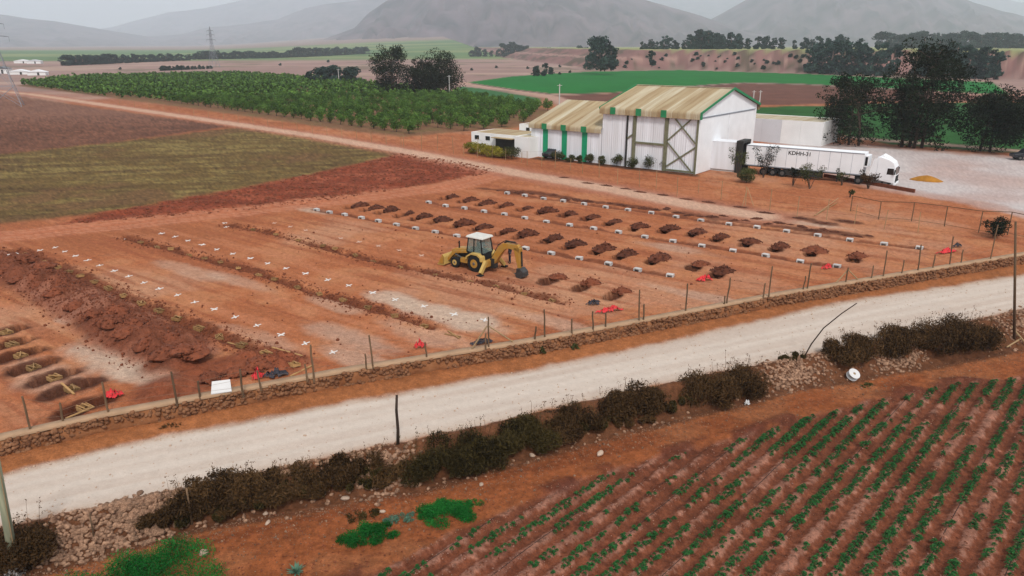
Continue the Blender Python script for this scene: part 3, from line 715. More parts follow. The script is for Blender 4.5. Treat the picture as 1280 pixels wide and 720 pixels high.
# ================================================================== VEGETATION BUILDERS
def leaf_quads(C, S, rs, elong=1.8, up=0.0):         # one rhombic leaf at every centre C with length S
    n = len(C)
    a = rs.normal(size=(n, 3)); a[:, 2] += up; a /= np.linalg.norm(a, axis=1)[:, None]
    b = np.cross(a, rs.normal(size=(n, 3))); b /= np.linalg.norm(b, axis=1)[:, None]
    L = (S / 2)[:, None]; w = L / elong
    V = np.stack([C - a * L, C + b * w, C + a * L, C - b * w], 1).reshape(-1, 3)
    F = np.arange(4 * n).reshape(n, 4)
    return V, F
def leaf_mesh(name, C, S, T, mat_, rs, elong=1.8, up=0.0):
    V, F = leaf_quads(C, S, rs, elong, up)
    m = mesh_np(name, V, F, mat_)
    t = np.repeat(np.clip(T, 0, 1), 4)
    vcol(m, np.stack([t, t, t], -1))
    return m
def clump_points(rs, centres, radii, per, squash=.8, shell=.45):
    P, T = [], []
    for c, r in zip(centres, radii):
        n = max(3, int(per * r * r))
        d = rs.normal(size=(n, 3)); d /= np.linalg.norm(d, axis=1)[:, None]
        q = (shell + (1 - shell) * rs.random(n)) ** .7
        d[:, 2] *= squash
        P.append(np.asarray(c) + d * (q * r)[:, None])
        base = rs.random() * .6
        T.append(base + .35 * rs.random(n))
    return np.concatenate(P), np.concatenate(T)
def tree_meshes(seed, h, w, kind='euc', leaf=.5, per=30, leafm='leaf_euc', barkm='bark', stems=1, skirt=False):
    rs = np.random.default_rng(seed)
    tb = MB(); cs, rr = [], []
    for s in range(stems):
        bx, by = (rs.normal(size=2) * w * .07 if stems > 1 else (0, 0))
        lean = rs.normal(size=2) * .06 * h
        top = (bx + lean[0], by + lean[1], h * .86)
        pts = [(bx, by, -.3), (bx + lean[0] * .2, by + lean[1] * .1, h * .25), (bx + lean[0] * .6, by + lean[1] * .7, h * .55), top]
        r0 = h * .022 / max(stems, 1) ** .4
        tb.tube(pts, [r0 * 1.3, r0, r0 * .7, r0 * .25], 6)
        nb = {'euc': 26, 'round': 16, 'col': 15}[kind]
        for i in range(nb):
            f = rs.uniform({'euc': .1, 'round': .16, 'col': .06}[kind], .97)
            z = h * f
            p0 = np.array([bx + lean[0] * f, by + lean[1] * f, z * .86])
            wid = {'euc': (.55 + .5 * math.sin(math.pi * min(f * 1.05, 1))) * .5, 'round': math.sqrt(max(.12, 1 - (2 * f - 1.0) ** 2)) * .5, 'col': .26 + .2 * math.sin(math.pi * f)}[kind]
            a = rs.uniform(0, 2 * math.pi); rad = w * wid * rs.uniform(.55, 1.0)
            p1 = p0 + np.array([math.cos(a) * rad, math.sin(a) * rad, h * rs.uniform(.01, .1)])
            p1[2] = min(p1[2], h * .97)
            tb.tube([p0, (p0 + p1) / 2 + [0, 0, h * .02], p1], [r0 * .4, r0 * .25, r0 * .1], 4, cap=False)
            for k in range(3):
                q = p0 + (p1 - p0) * rs.uniform(.45, 1.08) + rs.normal(size=3) * w * .06
                cs.append(q); rr.append(w * (rs.uniform(.07, .15) if kind == 'euc' else rs.uniform(.11, .22)))
    if skirt:
        for k in range(10): cs.append(np.array([rs.normal() * w * .22, rs.normal() * w * .22, h * rs.uniform(.05, .28)])); rr.append(w * .17)
    P, T = clump_points(rs, cs, rr, per / (w * .125) ** 2, .75)
    T += .12
    S = leaf * rs.uniform(.6, 1.3, len(P))
    return tb.mesh('trunk', M[barkm], True), leaf_mesh('crown', P, S, T, M[leafm], rs, 2.0)
def place_tree(meshes, loc, label, group=None, name='tree', rz=0, sc=(1, 1, 1)):
    t = empty(name, loc, rz); t.scale = sc
    link('trunk', meshes[0], t); link('crown', meshes[1], t)
    tag(t, label, 'tree', group)
    return t
def bush_mesh(name, seed, L, W, Hh, n, matn, size, elong=3.0, up=.8, rag=.35):
    rs = np.random.default_rng(seed)
    k = max(8, int(L * 7))
    cs = np.stack([rs.uniform(-.46, .46, k) * L, rs.uniform(-.4, .4, k) * W, rs.uniform(.05, .66, k) * Hh], -1)
    cs[:, 2] *= np.sqrt(np.clip(1 - (2 * cs[:, 0] / L) ** 2 * .8, .2, 1))
    rr = rs.uniform(.22, .42, k) * min(W, Hh * 1.2)
    per = n / np.sum(rr ** 2)
    P, T = clump_points(rs, cs, rr, per, .85, .3)
    P[:, 2] = np.maximum(P[:, 2], .02)
    hf = P[:, 2] / Hh
    T = T * .62
    S = size * rs.uniform(.6, 1.5, len(P))
    V, F = leaf_quads(P, S, rs, elong, up)
    t = np.repeat(np.clip(T, 0, 1), 4)
    # long pale twigs standing out of the body
    nt = int(len(P) * .16); sel = rs.choice(len(P), nt, replace=False)
    Vw, Fw = leaf_quads(P[sel] * [1.03, 1.06, 1.06], size * 2.6 * rs.uniform(.6, 1.4, nt), rs, 11, 1.3)
    V = np.concatenate([V, Vw]); F = np.concatenate([F, Fw + len(V) - len(Vw)]); t = np.concatenate([t, np.repeat(rs.uniform(.5, 1, nt), 4)])
    # upright dry stems that break the outline
    ns = int(L * 40 * rag)
    base = np.stack([rs.uniform(-.5, .5, ns) * L, rs.uniform(-.45, .45, ns) * W, rs.uniform(.3, .6, ns) * Hh], -1)
    tip = base + np.stack([rs.normal(0, .12, ns), rs.normal(0, .12, ns), rs.uniform(.25, .62, ns) * Hh], -1)
    wv = rs.normal(size=(ns, 3)); wv[:, 2] = 0; wv /= np.linalg.norm(wv, axis=1)[:, None]; wv *= .011
    Vs = np.stack([base - wv, base + wv, tip + wv * .4, tip - wv * .4], 1).reshape(-1, 3)
    Fs = np.arange(4 * ns).reshape(ns, 4) + len(V)
    # little tufts on the stems
    tt = np.repeat(tip, 5, 0) + rs.normal(0, .05, (ns * 5, 3)); Vt, Ft = leaf_quads(tt, np.full(len(tt), size * .9), rs, 2.5, .8)
    V = np.concatenate([V, Vs, Vt]); F = np.concatenate([F, Fs, Ft + len(V) - len(Vt)])
    t = np.concatenate([t, np.full(4 * ns, .5), np.full(4 * len(tt), .62)])
    m = mesh_np(name, V, F, M[matn]); vcol(m, np.stack([t] * 3, -1))
    return m

# ================================================================== RETAINING WALL BESIDE THE ROAD
def wall_line(n=420, x0=None, x1=None):
    xs = np.linspace(WALL[0, 0] if x0 is None else x0, WALL[-1, 0] if x1 is None else x1, n)
    return np.stack([xs, interp_ext(xs, WALL)], -1)
WN = np.array([.41, -.912])                       # towards the road
def build_wall():
    t = empty('retaining_wall', (*wall_line(3)[1], ZR))
    off = np.array(t.location)
    L = wall_line(440)
    nse = fbm(L[:, 0] * .9, L[:, 1] * 0, 3, 301)
    prof = [(-.5, -1.2, 0), (.10, -1.2, .1), (.08, -.6, .12), (.02, -.2, .1), (-.06, -.06, .05), (-.5, -.06, 0)]
    V, F = [], []
    for i, p in enumerate(L):
        for j, (s, z, a) in enumerate(prof):
            q = a * (nse[i] + fbm(np.array([p[0] * 3.]), np.array([z * 4.]), 2, 302)[0]) * 1.2
            V.append((p[0] + WN[0] * (s + q), p[1] + WN[1] * (s + q), z + .08 * nse[i] * (j in (3, 4))))
    k = len(prof)
    for i in range(len(L) - 1):
        for j in range(k - 1):
            F.append((i * k + j, (i + 1) * k + j, (i + 1) * k + j + 1, i * k + j + 1))
    o = link('wall_body', mesh_np('wall_body', np.array(V) - off, np.array(F), M['mortar'], False), t)
    # mortar capping in lengths
    V, F = [], []
    pr = [(.05, -.10), (.06, .03), (.0, .06), (-.42, .07), (-.46, -.1)]
    L2 = wall_line(300); n2 = fbm(L2[:, 0] * .6, L2[:, 1] * 0, 3, 303)
    for i, p in enumerate(L2):
        for s, z in pr: V.append((p[0] + WN[0] * (s + .08 * n2[i]), p[1] + WN[1] * (s + .08 * n2[i]), z + .05 * n2[i]))
    k = len(pr)
    for i in range(len(L2) - 1):
        for j in range(k - 1): F.append((i * k + j, (i + 1) * k + j, (i + 1) * k + j + 1, i * k + j + 1))
    link('capping', mesh_np('capping', np.array(V) - off, np.array(F), M['cap'], False), t)
    # stones set in the mud face
    rs = np.random.default_rng(31)
    n = 5200
    xs = rs.uniform(WALL[0, 0], WALL[-1, 0], n); z = rs.uniform(-1.05, -.08, n)
    dens = fbm(xs * .25, z * .8, 3, 305)
    keep = (dens + (z + .9) * .22 > -.06 + rs.uniform(-.12, .12, n)); xs, z = xs[keep], z[keep]
    ys = interp_ext(xs, WALL)
    s = .06 + rs.uniform(-.02, .06, len(xs))
    P = np.stack([xs + WN[0] * s, ys + WN[1] * s, z], -1) - off
    sz = rs.uniform(.07, .15, len(xs))
    W = ICO_V * (1 + .25 * np.random.default_rng(5).normal(size=(12, 1)))
    V, F = replicate(W, ICO_F, P, np.stack([sz * 1.25, sz, sz * .8], -1), rs.uniform(0, 6.3, len(xs)))
    o = link('wall_stone', mesh_np('wall_stone', V, F, M['wall_stone']), t); o['kind'] = 'stuff'
    tag(t, 'long low rubble retaining wall with pale capping along the road', 'wall')
build_wall()

# ================================================================== FENCES
def post_mesh(seed, n=6):
    rs = np.random.default_rng(seed)
    b = MB(); off = rs.normal(0, .012, (4, 2))
    b.tube([(off[i, 0], off[i, 1], z) for i, z in enumerate((-.12, .3, .7, 1.0))], [.055, .05, .05, .045], n)
    return b
POSTS = [post_mesh(i).mesh('post', M['post']) for i in range(4)]
POSTS_P = [post_mesh(i + 9).mesh('post', M['post_pale']) for i in range(3)]
def up_height(px, yb, yt, z0):
    p = G(px, yb, z0)
    lo, hi = 0, 40
    for _ in range(40):
        m = (lo + hi) / 2
        if PX((p[0], p[1], z0 + m))[1] > yt: lo = m
        else: hi = m
    return lo
def fence(name, label, posts, z0, wires, thick=1.0, pale=False, braces=(), wr=.006, zf=None, leanf=None):
    p0 = G(posts[0][0], posts[0][1], z0)
    t = empty(name, p0); off = np.array(p0)
    tops, bases = [], []
    for i, q in enumerate(posts):
        x, yb, yt = q[:3]
        b = G(x, yb, z0); h = up_height(x, yb, yt, z0)
        o = link('post', (POSTS_P if pale else POSTS)[i % 3], t)
        o.location = b - off; o.scale = (thick, thick, h); o.rotation_euler = (rng.normal(0, .03), rng.normal(0, .03), rng.uniform(0, 6))
        bases.append(b); tops.append(h)
    for f in wires:
        w = MB(); pts = []
        for i, (b, h) in enumerate(zip(bases, tops)):
            if h > .75 * np.median(tops): pts.append(tuple(b - off + [0, 0, h * f]))
        w.tube(pts, wr, 4)
        w.build('wire', M['wire'], t)
    for a, c in braces:
        b = MB(); pa, pc = G(*a[:2], z0) - off, G(*c[:2], z0) - off
        pa = pa + [0, 0, a[2]]; pc = pc + [0, 0, c[2]]
        b.tube([pa, pc], .045 * thick, 6); b.build('brace', M['post_pale'], t)
    tag(t, label, 'fence')
    return t
FW = [(38, 537, 494), (79, 527, 503), (136, 516, 476), (221, 503, 464), (250, 497, 475), (304, 493, 461), (326, 486, 462), (384, 475, 454), (392, 473, 430), (458, 460, 441), (466, 458, 418), (533, 447, 427), (607, 436, 416), (611, 434, 395),
      (669, 425, 407), (681, 422, 385), (715, 417, 397), (741, 412, 388), (757, 409, 390), (799, 401, 361), (804, 400, 379), (857, 389, 353), (905, 381, 369), (908.5, 380, 346), (954, 372, 353), (961, 371, 332), (1004, 362, 344), (1009, 361, 328),
      (1057, 353, 333), (1089, 348, 331), (1104, 346, 312), (1127, 342, 324), (1147, 338, 305), (1166, 335, 317), (1187, 331, 295), (1201, 329, 311), (1238, 324, 280), (1290, 316, 275)]
FW = [(x, yb, yt + 1) for x, yb, yt in FW]
fence('fence', 'leaning wooden posts and thin wire fence along the retaining wall top', FW, 0.02, (.3, .6, .92), 1.05, False,
      braces=(((590, 437, .05), (609, 434, 1.35)), ((641, 428, .05), (611, 434, 1.35)), ((1045, 354, .05), (1058, 352, .95)), ((1072, 350, .05), (1058, 352, .95))))
FB = [(505, 185, 164), (527, 187, 165), (547, 188, 168), (567, 192, 170), (580, 194, 180), (597, 197, 172), (615, 198, 182), (632, 200, 186), (652, 203, 190), (659, 206, 189), (677, 208, 195), (694, 210, 188), (713, 213, 198), (728, 217, 203), (749, 222, 200), (772, 231, 211), (799, 234, 212), (820, 236, 213), (846, 246, 221), (873, 241, 224), (901, 250, 226),
      (932, 257, 233), (962, 264, 236), (996, 271, 245), (1033, 275, 249), (1068, 280, 256), (1105, 287, 262), (1147, 291, 265)]
fence('fence', 'thin pale post fence running in front of the white sheds', FB, 0.0, (.5, .95), .75, True, wr=.008,
      braces=(((928, 258, .05), (932, 255, 1.8)), ((942, 258, .05), (933, 255, 1.8)), ((1018, 270, .02), (1047, 254, .6))))
FO = [(150 + i * 18.5, 131.5 + i * 2.72, 131.5 + i * 2.72 - 7 - i * .35) for i in range(20)]
fence('fence', 'faint line of slim posts between pale track and orchard', FO, 0.0, (.9,), .8, True, wr=.006)
# rail fence at the yard edge
def rail_fence():
    pts = [(1063, 264, 245), (1098, 274, 252), (1139, 277, 253), (1180, 283, 258), (1223, 291, 264), (1259, 294, 265), (1310, 305, 276)]
    p0 = G(pts[0][0], pts[0][1]); t = empty('rail_fence', p0); tops = []
    for i, (x, yb, yt) in enumerate(pts):
        b = G(x, yb); h = up_height(x, yb, yt, 0)
        o = link('post', POSTS[i % 4], t); o.location = b - p0; o.scale = (1, 1, h); tops.append((b - p0, h))
    MB().tube([tuple(b + [0, 0, h]) for b, h in tops], .035, 5).build('top_rail', M['post'], t)
    MB().tube([tuple(b + [0, 0, h * .1]) for b, h in tops], .02, 5).build('bottom_rail', M['post'], t)
    tag(t, 'brown rail fence in front of the gravel yard', 'fence')
rail_fence()

# ================================================================== NEAR ROADSIDE BANK: stones, brush, posts
STV = []
for i in range(7):
    r_ = np.random.default_rng(400 + i)
    V = ICO2_V * (1 + .13 * r_.normal(size=(len(ICO2_V), 1))) * r_.uniform(.75, 1.2, 3)
    STV.append(V)
STM = [mesh_np('stone', V, ICO2_F, M['stone']) for V in STV]
STMP = [mesh_np('stone', V, ICO2_F, M['stone_pale']) for V in STV]
def bank_point(px, t):                              # px: picture column, t 0 bottom .. 1 road edge
    a = BERM_LO; xs0 = np.interp(px, [-260, 60, 240, 420, 520, 700, 850, 1000, 1180, 1280, 1500], a[:, 0]); ys0 = interp_ext(xs0, BERM_LO)
    b = ROAD_LO; xs1 = np.interp(px, [-260, 25, 200, 350, 480, 640, 800, 995, 1241, 1280, 1500], b[:, 0]); ys1 = interp_ext(xs1, ROAD_LO)
    return xs0 + (xs1 - xs0) * t, ys0 + (ys1 - ys0) * t
def build_bank():
    rs = np.random.default_rng(41)
    t = empty('dry_stone_bank', (*bank_point(140, .3), ZF)); off = np.array(t.location)
    P = []
    def scatter(n, x0, x1, t0, t1, s0, s1):
        px = rs.normal((x0 + x1) / 2, (x1 - x0) * .3, n); tt = rs.normal((t0 + t1) / 2, (t1 - t0) * .3, n); X, Y = bank_point(px, tt)
        for x, y in zip(X, Y): P.append((x, y, rs.uniform(s0, s1)))
    scatter(480, 130, 226, .2, .9, .07, .13); scatter(360, 45, 145, .1, .85, .05, .1); scatter(190, 215, 480, .55, .85, .05, .11)
    scatter(330, 440, 520, .1, .8, .05, .1); scatter(560, 945, 1030, .15, .8, .05, .1); scatter(330, 1085, 1150, .1, .6, .05, .1); scatter(420, 1225, 1330, .2, .9, .05, .1)
    scatter(200, 0, 1280, -.1, .3, .04, .09); scatter(80, 60, 200, .0, .3, .05, .1)
    P = np.array(P); Z = hzs(P)
    P3 = np.stack([P[:, 0], P[:, 1], Z + P[:, 2] * .35], -1)
    big = np.argsort(-P[:, 2] / np.linalg.norm(P[:, :2], axis=1))
    for i in big[:300]:
        o = link('stone', STM[i % 7], t); o.location = P3[i] - off
        o.scale = (P[i, 2] * 1.25, P[i, 2], P[i, 2] * .85); o.rotation_euler = (rs.normal(0, .4), rs.normal(0, .4), rs.uniform(0, 6))
    r_ = big[300:]
    V, F = replicate(STV[2], ICO2_F, P3[r_] - off, np.stack([P[r_, 2] * 1.2, P[r_, 2], P[r_, 2] * .8], -1), rs.uniform(0, 6, len(r_)))
    o = link('stone', mesh_np('stone', V, F, M['stone']), t); o['kind'] = 'stuff'
    tag(t, 'tumbled dry stone bank on the near side of the gravel road', 'stone bank')
build_bank()
# single rocks lying on the dirt
ROCKS = [(196, 668, .26, 'large tan boulder at the foot of the stone heap near the left pole', 1), (335, 654, .12, 'pale round rock at the foot of the brush left of the forked post', 0), (402, 622, .16, 'pale double rock below the brush in the left foreground', 0), (332, 643, .1, 'small tan rock beside the pale round rock', 0),
         (255, 692, .17, 'flat pale rock on the dirt above the green weeds', 0), (432, 624, .14, 'white rock at the toe of the bank left of the leaning post', 0), (602, 606, .1, 'pinkish rock on the dirt below the long dark brush', 0), (810, 514, .14, 'pale rock in front of the brush in the middle of the bank', 0),
         (750, 568, .2, 'pale crumbled rock on the orange dirt strip', 0), (665, 570, .12, 'white rock beside the dark brush end', 0), (971, 487, .15, 'tan rock below the stone heap near the cable reel', 1), (1206, 430, .17, 'tan rock below the rightmost brush', 1), (478, 640, .1, 'small pale rock near the green weed patch', 0), (1040, 485, .1, 'brown rock left of the white cable reel', 1)]
for i, (x, y, s, lab, k) in enumerate(ROCKS):
    p = GT(x, y, ZF)
    o = link('rock', (STM if k else STMP)[i % 7]); o.location = p + [0, 0, s * .3]; o.scale = (s * 1.25, s, s * .7); o.rotation_euler = (0, 0, i * 1.3)
    tag(o, lab, 'rock')
# gravel and clods scattered over the dirt
def scatter_gravel():
    rs = np.random.default_rng(43); P = []
    px = rs.uniform(-40, 1320, 5200); tt = -rs.exponential(.5, 5200); X, Y = bank_point(px, tt)
    P = np.stack([X, Y], -1)
    Z = hzs(P); sz = rs.uniform(.01, .035, len(P)) * (1 + (rs.random(len(P)) > .97))
    V, F = replicate(ICO_V, ICO_F, np.stack([P[:, 0], P[:, 1], Z + sz * .3], -1), sz, rs.uniform(0, 6, len(P)))
    o = link('gravel', mesh_np('gravel', V, F, M['stone'])); tag(o, 'loose pebbles on the dirt below the bank', None, None, 'stuff')
    # clods of dug soil over the burial plot
    n = 9000; P = []
    for T, w in ((T1, .9), (T2, .7), (T3, .65)):
        L = pxline(T); seg = rs.integers(0, len(L) - 1, n // 3); f = rs.random(n // 3)
        q = L[seg] + (L[seg + 1] - L[seg]) * f[:, None]; P.append(q + rs.normal(0, w * .75, q.shape))
    L = pxline([(-40, 322), (60, 357), (120, 388), (222, 447)]); seg = rs.integers(0, 3, 5000); f = rs.random(5000)
    P.append(L[seg] + (L[seg + 1] - L[seg]) * f[:, None] + rs.normal(0, 1.3, (5000, 2)))
    P.append(np.stack([rs.uniform(-20, 20, 2500), rs.uniform(38, 70, 2500)], -1)[:700])
    P = np.concatenate(P); P = P[(P[:, 1] - interp_ext(P[:, 0], WALL)) > 1]
    Z = hzs(P); sz = rs.exponential(.022, len(P)) + .015
    V, F = replicate(ICO_V, ICO_F, np.stack([P[:, 0], P[:, 1], Z + sz * .3], -1), np.minimum(sz, .12), rs.uniform(0, 6, len(P)))
    o = link('soil_clods', mesh_np('soil_clods', V, F, M['mound_dry'])); tag(o, 'loose clods of dug red earth over the burial plot', None, None, 'stuff')
    pl = np.array(pxpoly(PLOUGH)); Q = np.stack([rs.uniform(pl[:, 0].min(), pl[:, 0].max(), 9000), rs.uniform(pl[:, 1].min(), pl[:, 1].max(), 9000)], -1)
    Q = Q[sdpoly(Q[:, 0], Q[:, 1], pl) > 0]; sz = rs.exponential(.05, len(Q)) + .04
    V, F = replicate(ICO_V, ICO_F, np.stack([Q[:, 0], Q[:, 1], hzs(Q) + sz * .2], -1), np.stack([np.minimum(sz, .22)] * 2 + [np.minimum(sz, .22) * .6], -1), rs.uniform(0, 6, len(Q)))
    o = link('plough_clods', mesh_np('plough_clods', V, F, M['mound_dry'])); tag(o, 'turned clods of the ploughed red strip', None, None, 'stuff')
scatter_gravel()
def road_gravel():
    rs = np.random.default_rng(47); n = 3500; X = rs.uniform(-24, 48, n); yu, yl = interp_ext(X, ROAD_UP), interp_ext(X, ROAD_LO)
    f = np.where(rs.random(n) < .6, np.where(rs.random(n) < .5, np.abs(rs.normal(0, .06, n)), 1 - np.abs(rs.normal(0, .06, n))), rs.random(n)); Y = yl + (yu - yl) * f
    P = np.stack([X, Y], -1); s = np.minimum(rs.exponential(.012, n) + .01, .06)
    V, F = replicate(ICO_V, ICO_F, np.stack([X, Y, hzs(P) + s * .3], -1), s, rs.uniform(0, 6, n))
    o = link('road_gravel', mesh_np('road_gravel', V, F, M['stone_pale'])); tag(o, 'loose gravel on the pale road', None, None, 'stuff')
road_gravel()
BUSH = [(22, .35, 1.6, 1.3, 1.6, 'brush', 'dark brush heap behind the grey-green utility pole'), (262, .55, 2.6, 1.1, 1.15, 'brush', 'dry brush at the left end of the roadside thicket beside the forked post'), (345, .5, 3.0, 1.1, 1.0, 'brush', 'dark dry brush between the forked post and the pale stones'), (438, .55, 2.6, 1.0, .9, 'brush', 'low twiggy brush over the pale stones left of the upright post'),
        (560, .42, 3.6, 1.5, 1.25, 'brush_green', 'long dark olive brush right of the upright post'), (638, .42, 2.9, 1.4, 1.2, 'brush_green', 'dark bulky brush in the middle of the roadside thicket'), (706, .5, 2.6, 1.3, 1.2, 'brush', 'rounded brown brush right of the bulky dark one'), (790, .55, 2.7, 1.1, 1.15, 'brush', 'loose twiggy brush with pale rocks in front'),
        (900, .45, 3.6, 1.5, 1.6, 'brush', 'tall spiky dark brush left of the bent branch'), (1055, .62, 2.6, 1.15, 1.35, 'brush', 'round dark brush behind the white cable reel'), (1125, .62, 3.2, 1.4, 1.35, 'brush', 'spiky brush joining the rightmost thicket from the left'), (1190, .5, 3.9, 1.8, 1.8, 'brush', 'tall dense brush near the tall slim pole on the right'), (990, .85, 1.3, .5, .35, 'brush_green', 'small olive tuft at the foot of the bent branch')]
BUSH += [(215 + 48 * i, .45, 2.2, 1.0, .5, 'brush_green' if i % 2 else 'brush', nth(i) + ' low scrub tuft from the left filling the roadside thicket') for i in range(14)]
for i, (px, tt, L, W, Hh, mt, lab) in enumerate(BUSH):
    x, y = bank_point(px, tt - .08)
    o = link('brush', bush_mesh('brush', 500 + i, L * 1.3, W * 1.6, Hh * 1.15, int(17000 * L / 3), mt, .105, 2.0, .5, .45))
    o.location = (x, y, hz(x, y) - .08); o.rotation_euler = (0, 0, R(24)); tag(o, lab, 'bush', 'dry roadside brush')
# weeds
def weed(x, y, L, W, Hh, n, mt, lab, size=.07, cat='plant', name='weed', z0=ZF):
    p = GT(x, y, z0)
    rs = np.random.default_rng(int(x * 7 + y)); k = 26
    cs = np.stack([rs.uniform(-.5, .5, k) * L, rs.uniform(-.5, .5, k) * W, np.zeros(k)], -1)
    e = np.clip(1 - (2 * cs[:, 0] / L) ** 2 - (2 * cs[:, 1] / W) ** 2 * .6, .1, 1)
    cs[:, 2] = Hh * e * rs.uniform(.3, .75, k)
    P, T = clump_points(rs, cs, rs.uniform(.12, .3, k) * min(L, W) * 1.1, n / (k * (.21 * min(L, W)) ** 2), .7, .3)
    P[:, 2] = np.maximum(P[:, 2], .01); T = T + .1
    o = link(name, leaf_mesh(name, P, size * rs.uniform(.6, 1.4, len(P)), T, M[mt], rs, 2.2, .5)); o.location = p; o.rotation_euler = (0, 0, R(20))
    tag(o, lab, cat); return o
weed(184, 724, 6.0, 2.6, 1.0, 16000, 'leaf_weed', 'wide bright green weed patch at the bottom left edge', .075)
weed(557, 644, 2.0, 1.4, .6, 9000, 'leaf_weed', 'rounded bright green weed clump near the potato rows')
weed(585, 631, 1.3, .5, .28, 900, 'leaf_weed', 'small green weed tuft trailing right of the rounded clump')
weed(462, 670, 2.2, 1.1, .45, 7000, 'leaf_weed', 'dark green low weed patch left of the rounded clump')
weed(499, 650, 1.4, .5, .3, 900, 'leaf_agave', 'pale grey-green weed strip between two green weed clumps')
weed(454, 646, 1.2, .6, .3, 900, 'brush_green', 'dark dead weed above the low green weed patch')
weed(1085, 482, .8, .3, .25, 300, 'leaf_shrub', 'small dull weed beside the white cable reel')
weed(679, 426, .35, .35, .65, 400, 'leaf_shrub', 'green tuft left of two growing on the retaining wall', .07, z0=-.1)
weed(719, 420, .4, .35, .55, 400, 'leaf_shrub', 'green tuft right of two growing on the retaining wall', .07, z0=-.1)
weed(213, 533, .9, .35, .28, 400, 'brush', 'dark low weed at the foot of the retaining wall', .06, z0=-.9)
def agave():
    p = GT(370, 716, ZF); b = MB()
    rs = np.random.default_rng(3)
    for i in range(34):
        a = rs.uniform(0, 6.28); e = rs.uniform(.15, 1.35); L = rs.uniform(.3, .5)
        d = np.array([math.cos(a) * math.cos(e), math.sin(a) * math.cos(e), math.sin(e)]); s = np.array([-math.sin(a), math.cos(a), 0]) * .035
        m_ = d * L * .5 + [0, 0, .03]; tp = d * L
        b.add([s * .6, -s * .6, m_ - s, m_ + s, tp], [(0, 1, 2, 3), (3, 2, 4)])
    m = b.mesh('agave', M['leaf_agave']); vcol(m, np.repeat(rs.uniform(.2, .9, (len(m.vertices), 1)), 3, 1))
    o = link('agave', m); o.location = p; tag(o, 'grey-green spiky agave rosette at the bottom edge', 'plant')
agave()
# poles and posts standing in the bank
def pole(name, px, yb, top_px, r, matn, lab, z0=-1.0, cat='pole', bends=()):
    b = GT(px, yb, z0)
    # top: pixel direction at the height the pole reaches, in the plane through the base facing the camera
    d = b[1] * 1.0
    tx, ty = top_px
    rr = (tx - 640) / FPX; u = -(ty - 360) / FPX
    t = d / (CP + SP * u)
    top = np.array([rr * t, d, CAM_H + (-SP + CP * u) * t])
    v = top - b; pts = [(0, 0, -.3)]
    for f, dx, dz in bends: pts.append((v[0] * f + dx, 0, v[2] * f + dz))
    pts.append(tuple(v))
    m = MB().tube(pts, [r * (1.1 - .35 * i / (len(pts) - 1)) for i in range(len(pts))], 8)
    o = m.build(name, M[matn], None, True); o.location = b
    tag(o, lab, cat); return o, v
pole('post', 497, 556, (496, 494), .075, 'post_dark', 'dark upright wooden post standing alone at the road edge', -1.0, 'post', bends=((.3, .03, 0), (.7, -.03, 0)))
pole('branch', 1003, 446, (1071, 379), .04, 'post_dark', 'thin dark bent branch leaning over the road from the bank', -.9, 'branch', bends=((.2, -.12, .15), (.45, -.22, .32), (.75, -.1, .22)))
pole('utility_pole', 1271, 416, (1269.5, 277), .085, 'post', 'tall slim brown pole at the right edge of the picture', -1.0, 'pole')
pole('post', 240, 655, (233, 610), .05, 'post', 'grey forked wooden post in front of the brush at left', -1.7, 'post')
pole('post', 119, 680, (112, 642), .035, 'post', 'thin grey stake in the stone heap near the left pole', -1.7, 'post')
o, v = pole('utility_pole', 20, 718, (-8, 560), .16, 'post_grey', 'thick grey-green utility pole leaning at the bottom left corner', -1.8, 'pole')
MB().tube([(.18, -.1, 0), (v[0] * .3 + .17, -.1, v[2] * .3), (v[0] + .14, -.1, v[2])], .018, 5).build('cable_conduit', M['post_pale'], o)
MB().box((0, 0, .12), (.62, .5, .5), None, .05, .05).build('concrete_footing', M['concrete'], o, bevel=.03)
for i, (a, b_) in enumerate((((1262, 420), (1284, 434)), ((1276, 425), (1258, 436)))):
    A, B = GT(*a, ZF), GT(*b_, ZF)
    o = MB().tube([tuple(np.zeros(3) + [0, 0, .06]), tuple(B - A + [0, 0, .12])], .05, 6).build('log', M['post_pale']); o.location = A
    tag(o, ['short pale log lying below the tall slim pole', 'crossed pale log under the first one below the slim pole'][i], 'log')
# ================================================================== SHEDS
SC = G(869, 218)                                   # near corner of the big shed
SAZ = R(141.5)                                     # long wall runs this way from the corner
SD = np.array([math.cos(SAZ), math.sin(SAZ), 0]); SN = np.array([math.sin(SAZ), -math.cos(SAZ), 0])
def along(px, z=0.0, L=0.0):                       # distance along the long wall plane at a picture column
    lo, hi = -60, 80
    for _ in range(50):
        m = (lo + hi) / 2
        if PX(SC + SD * m + SN * L + [0, 0, z])[0] > px: lo = m
        else: hi = m
    return lo
def zat(py, s, L):                                 # height that puts the point at picture row py
    lo, hi = 0, 30
    for _ in range(50):
        m = (lo + hi) / 2
        if PX(SC + SD * s + SN * L + [0, 0, m])[1] > py: lo = m
        else: hi = m
    return lo
# shed space: x = along the long wall (from corner), y = into the depth, z = up
SHEDM = Matrix(((SD[0], SN[0], 0, SC[0]), (SD[1], SN[1], 0, SC[1]), (0, 0, 1, 0), (0, 0, 0, 1)))
SHED_RZ = SAZ                                      # local x along SD, local y is mirrored, so depth is -y
def shed_empty(name, s=0.0, L=0.0):
    return empty(name, tuple(SC + SD * s + SN * L), SAZ)
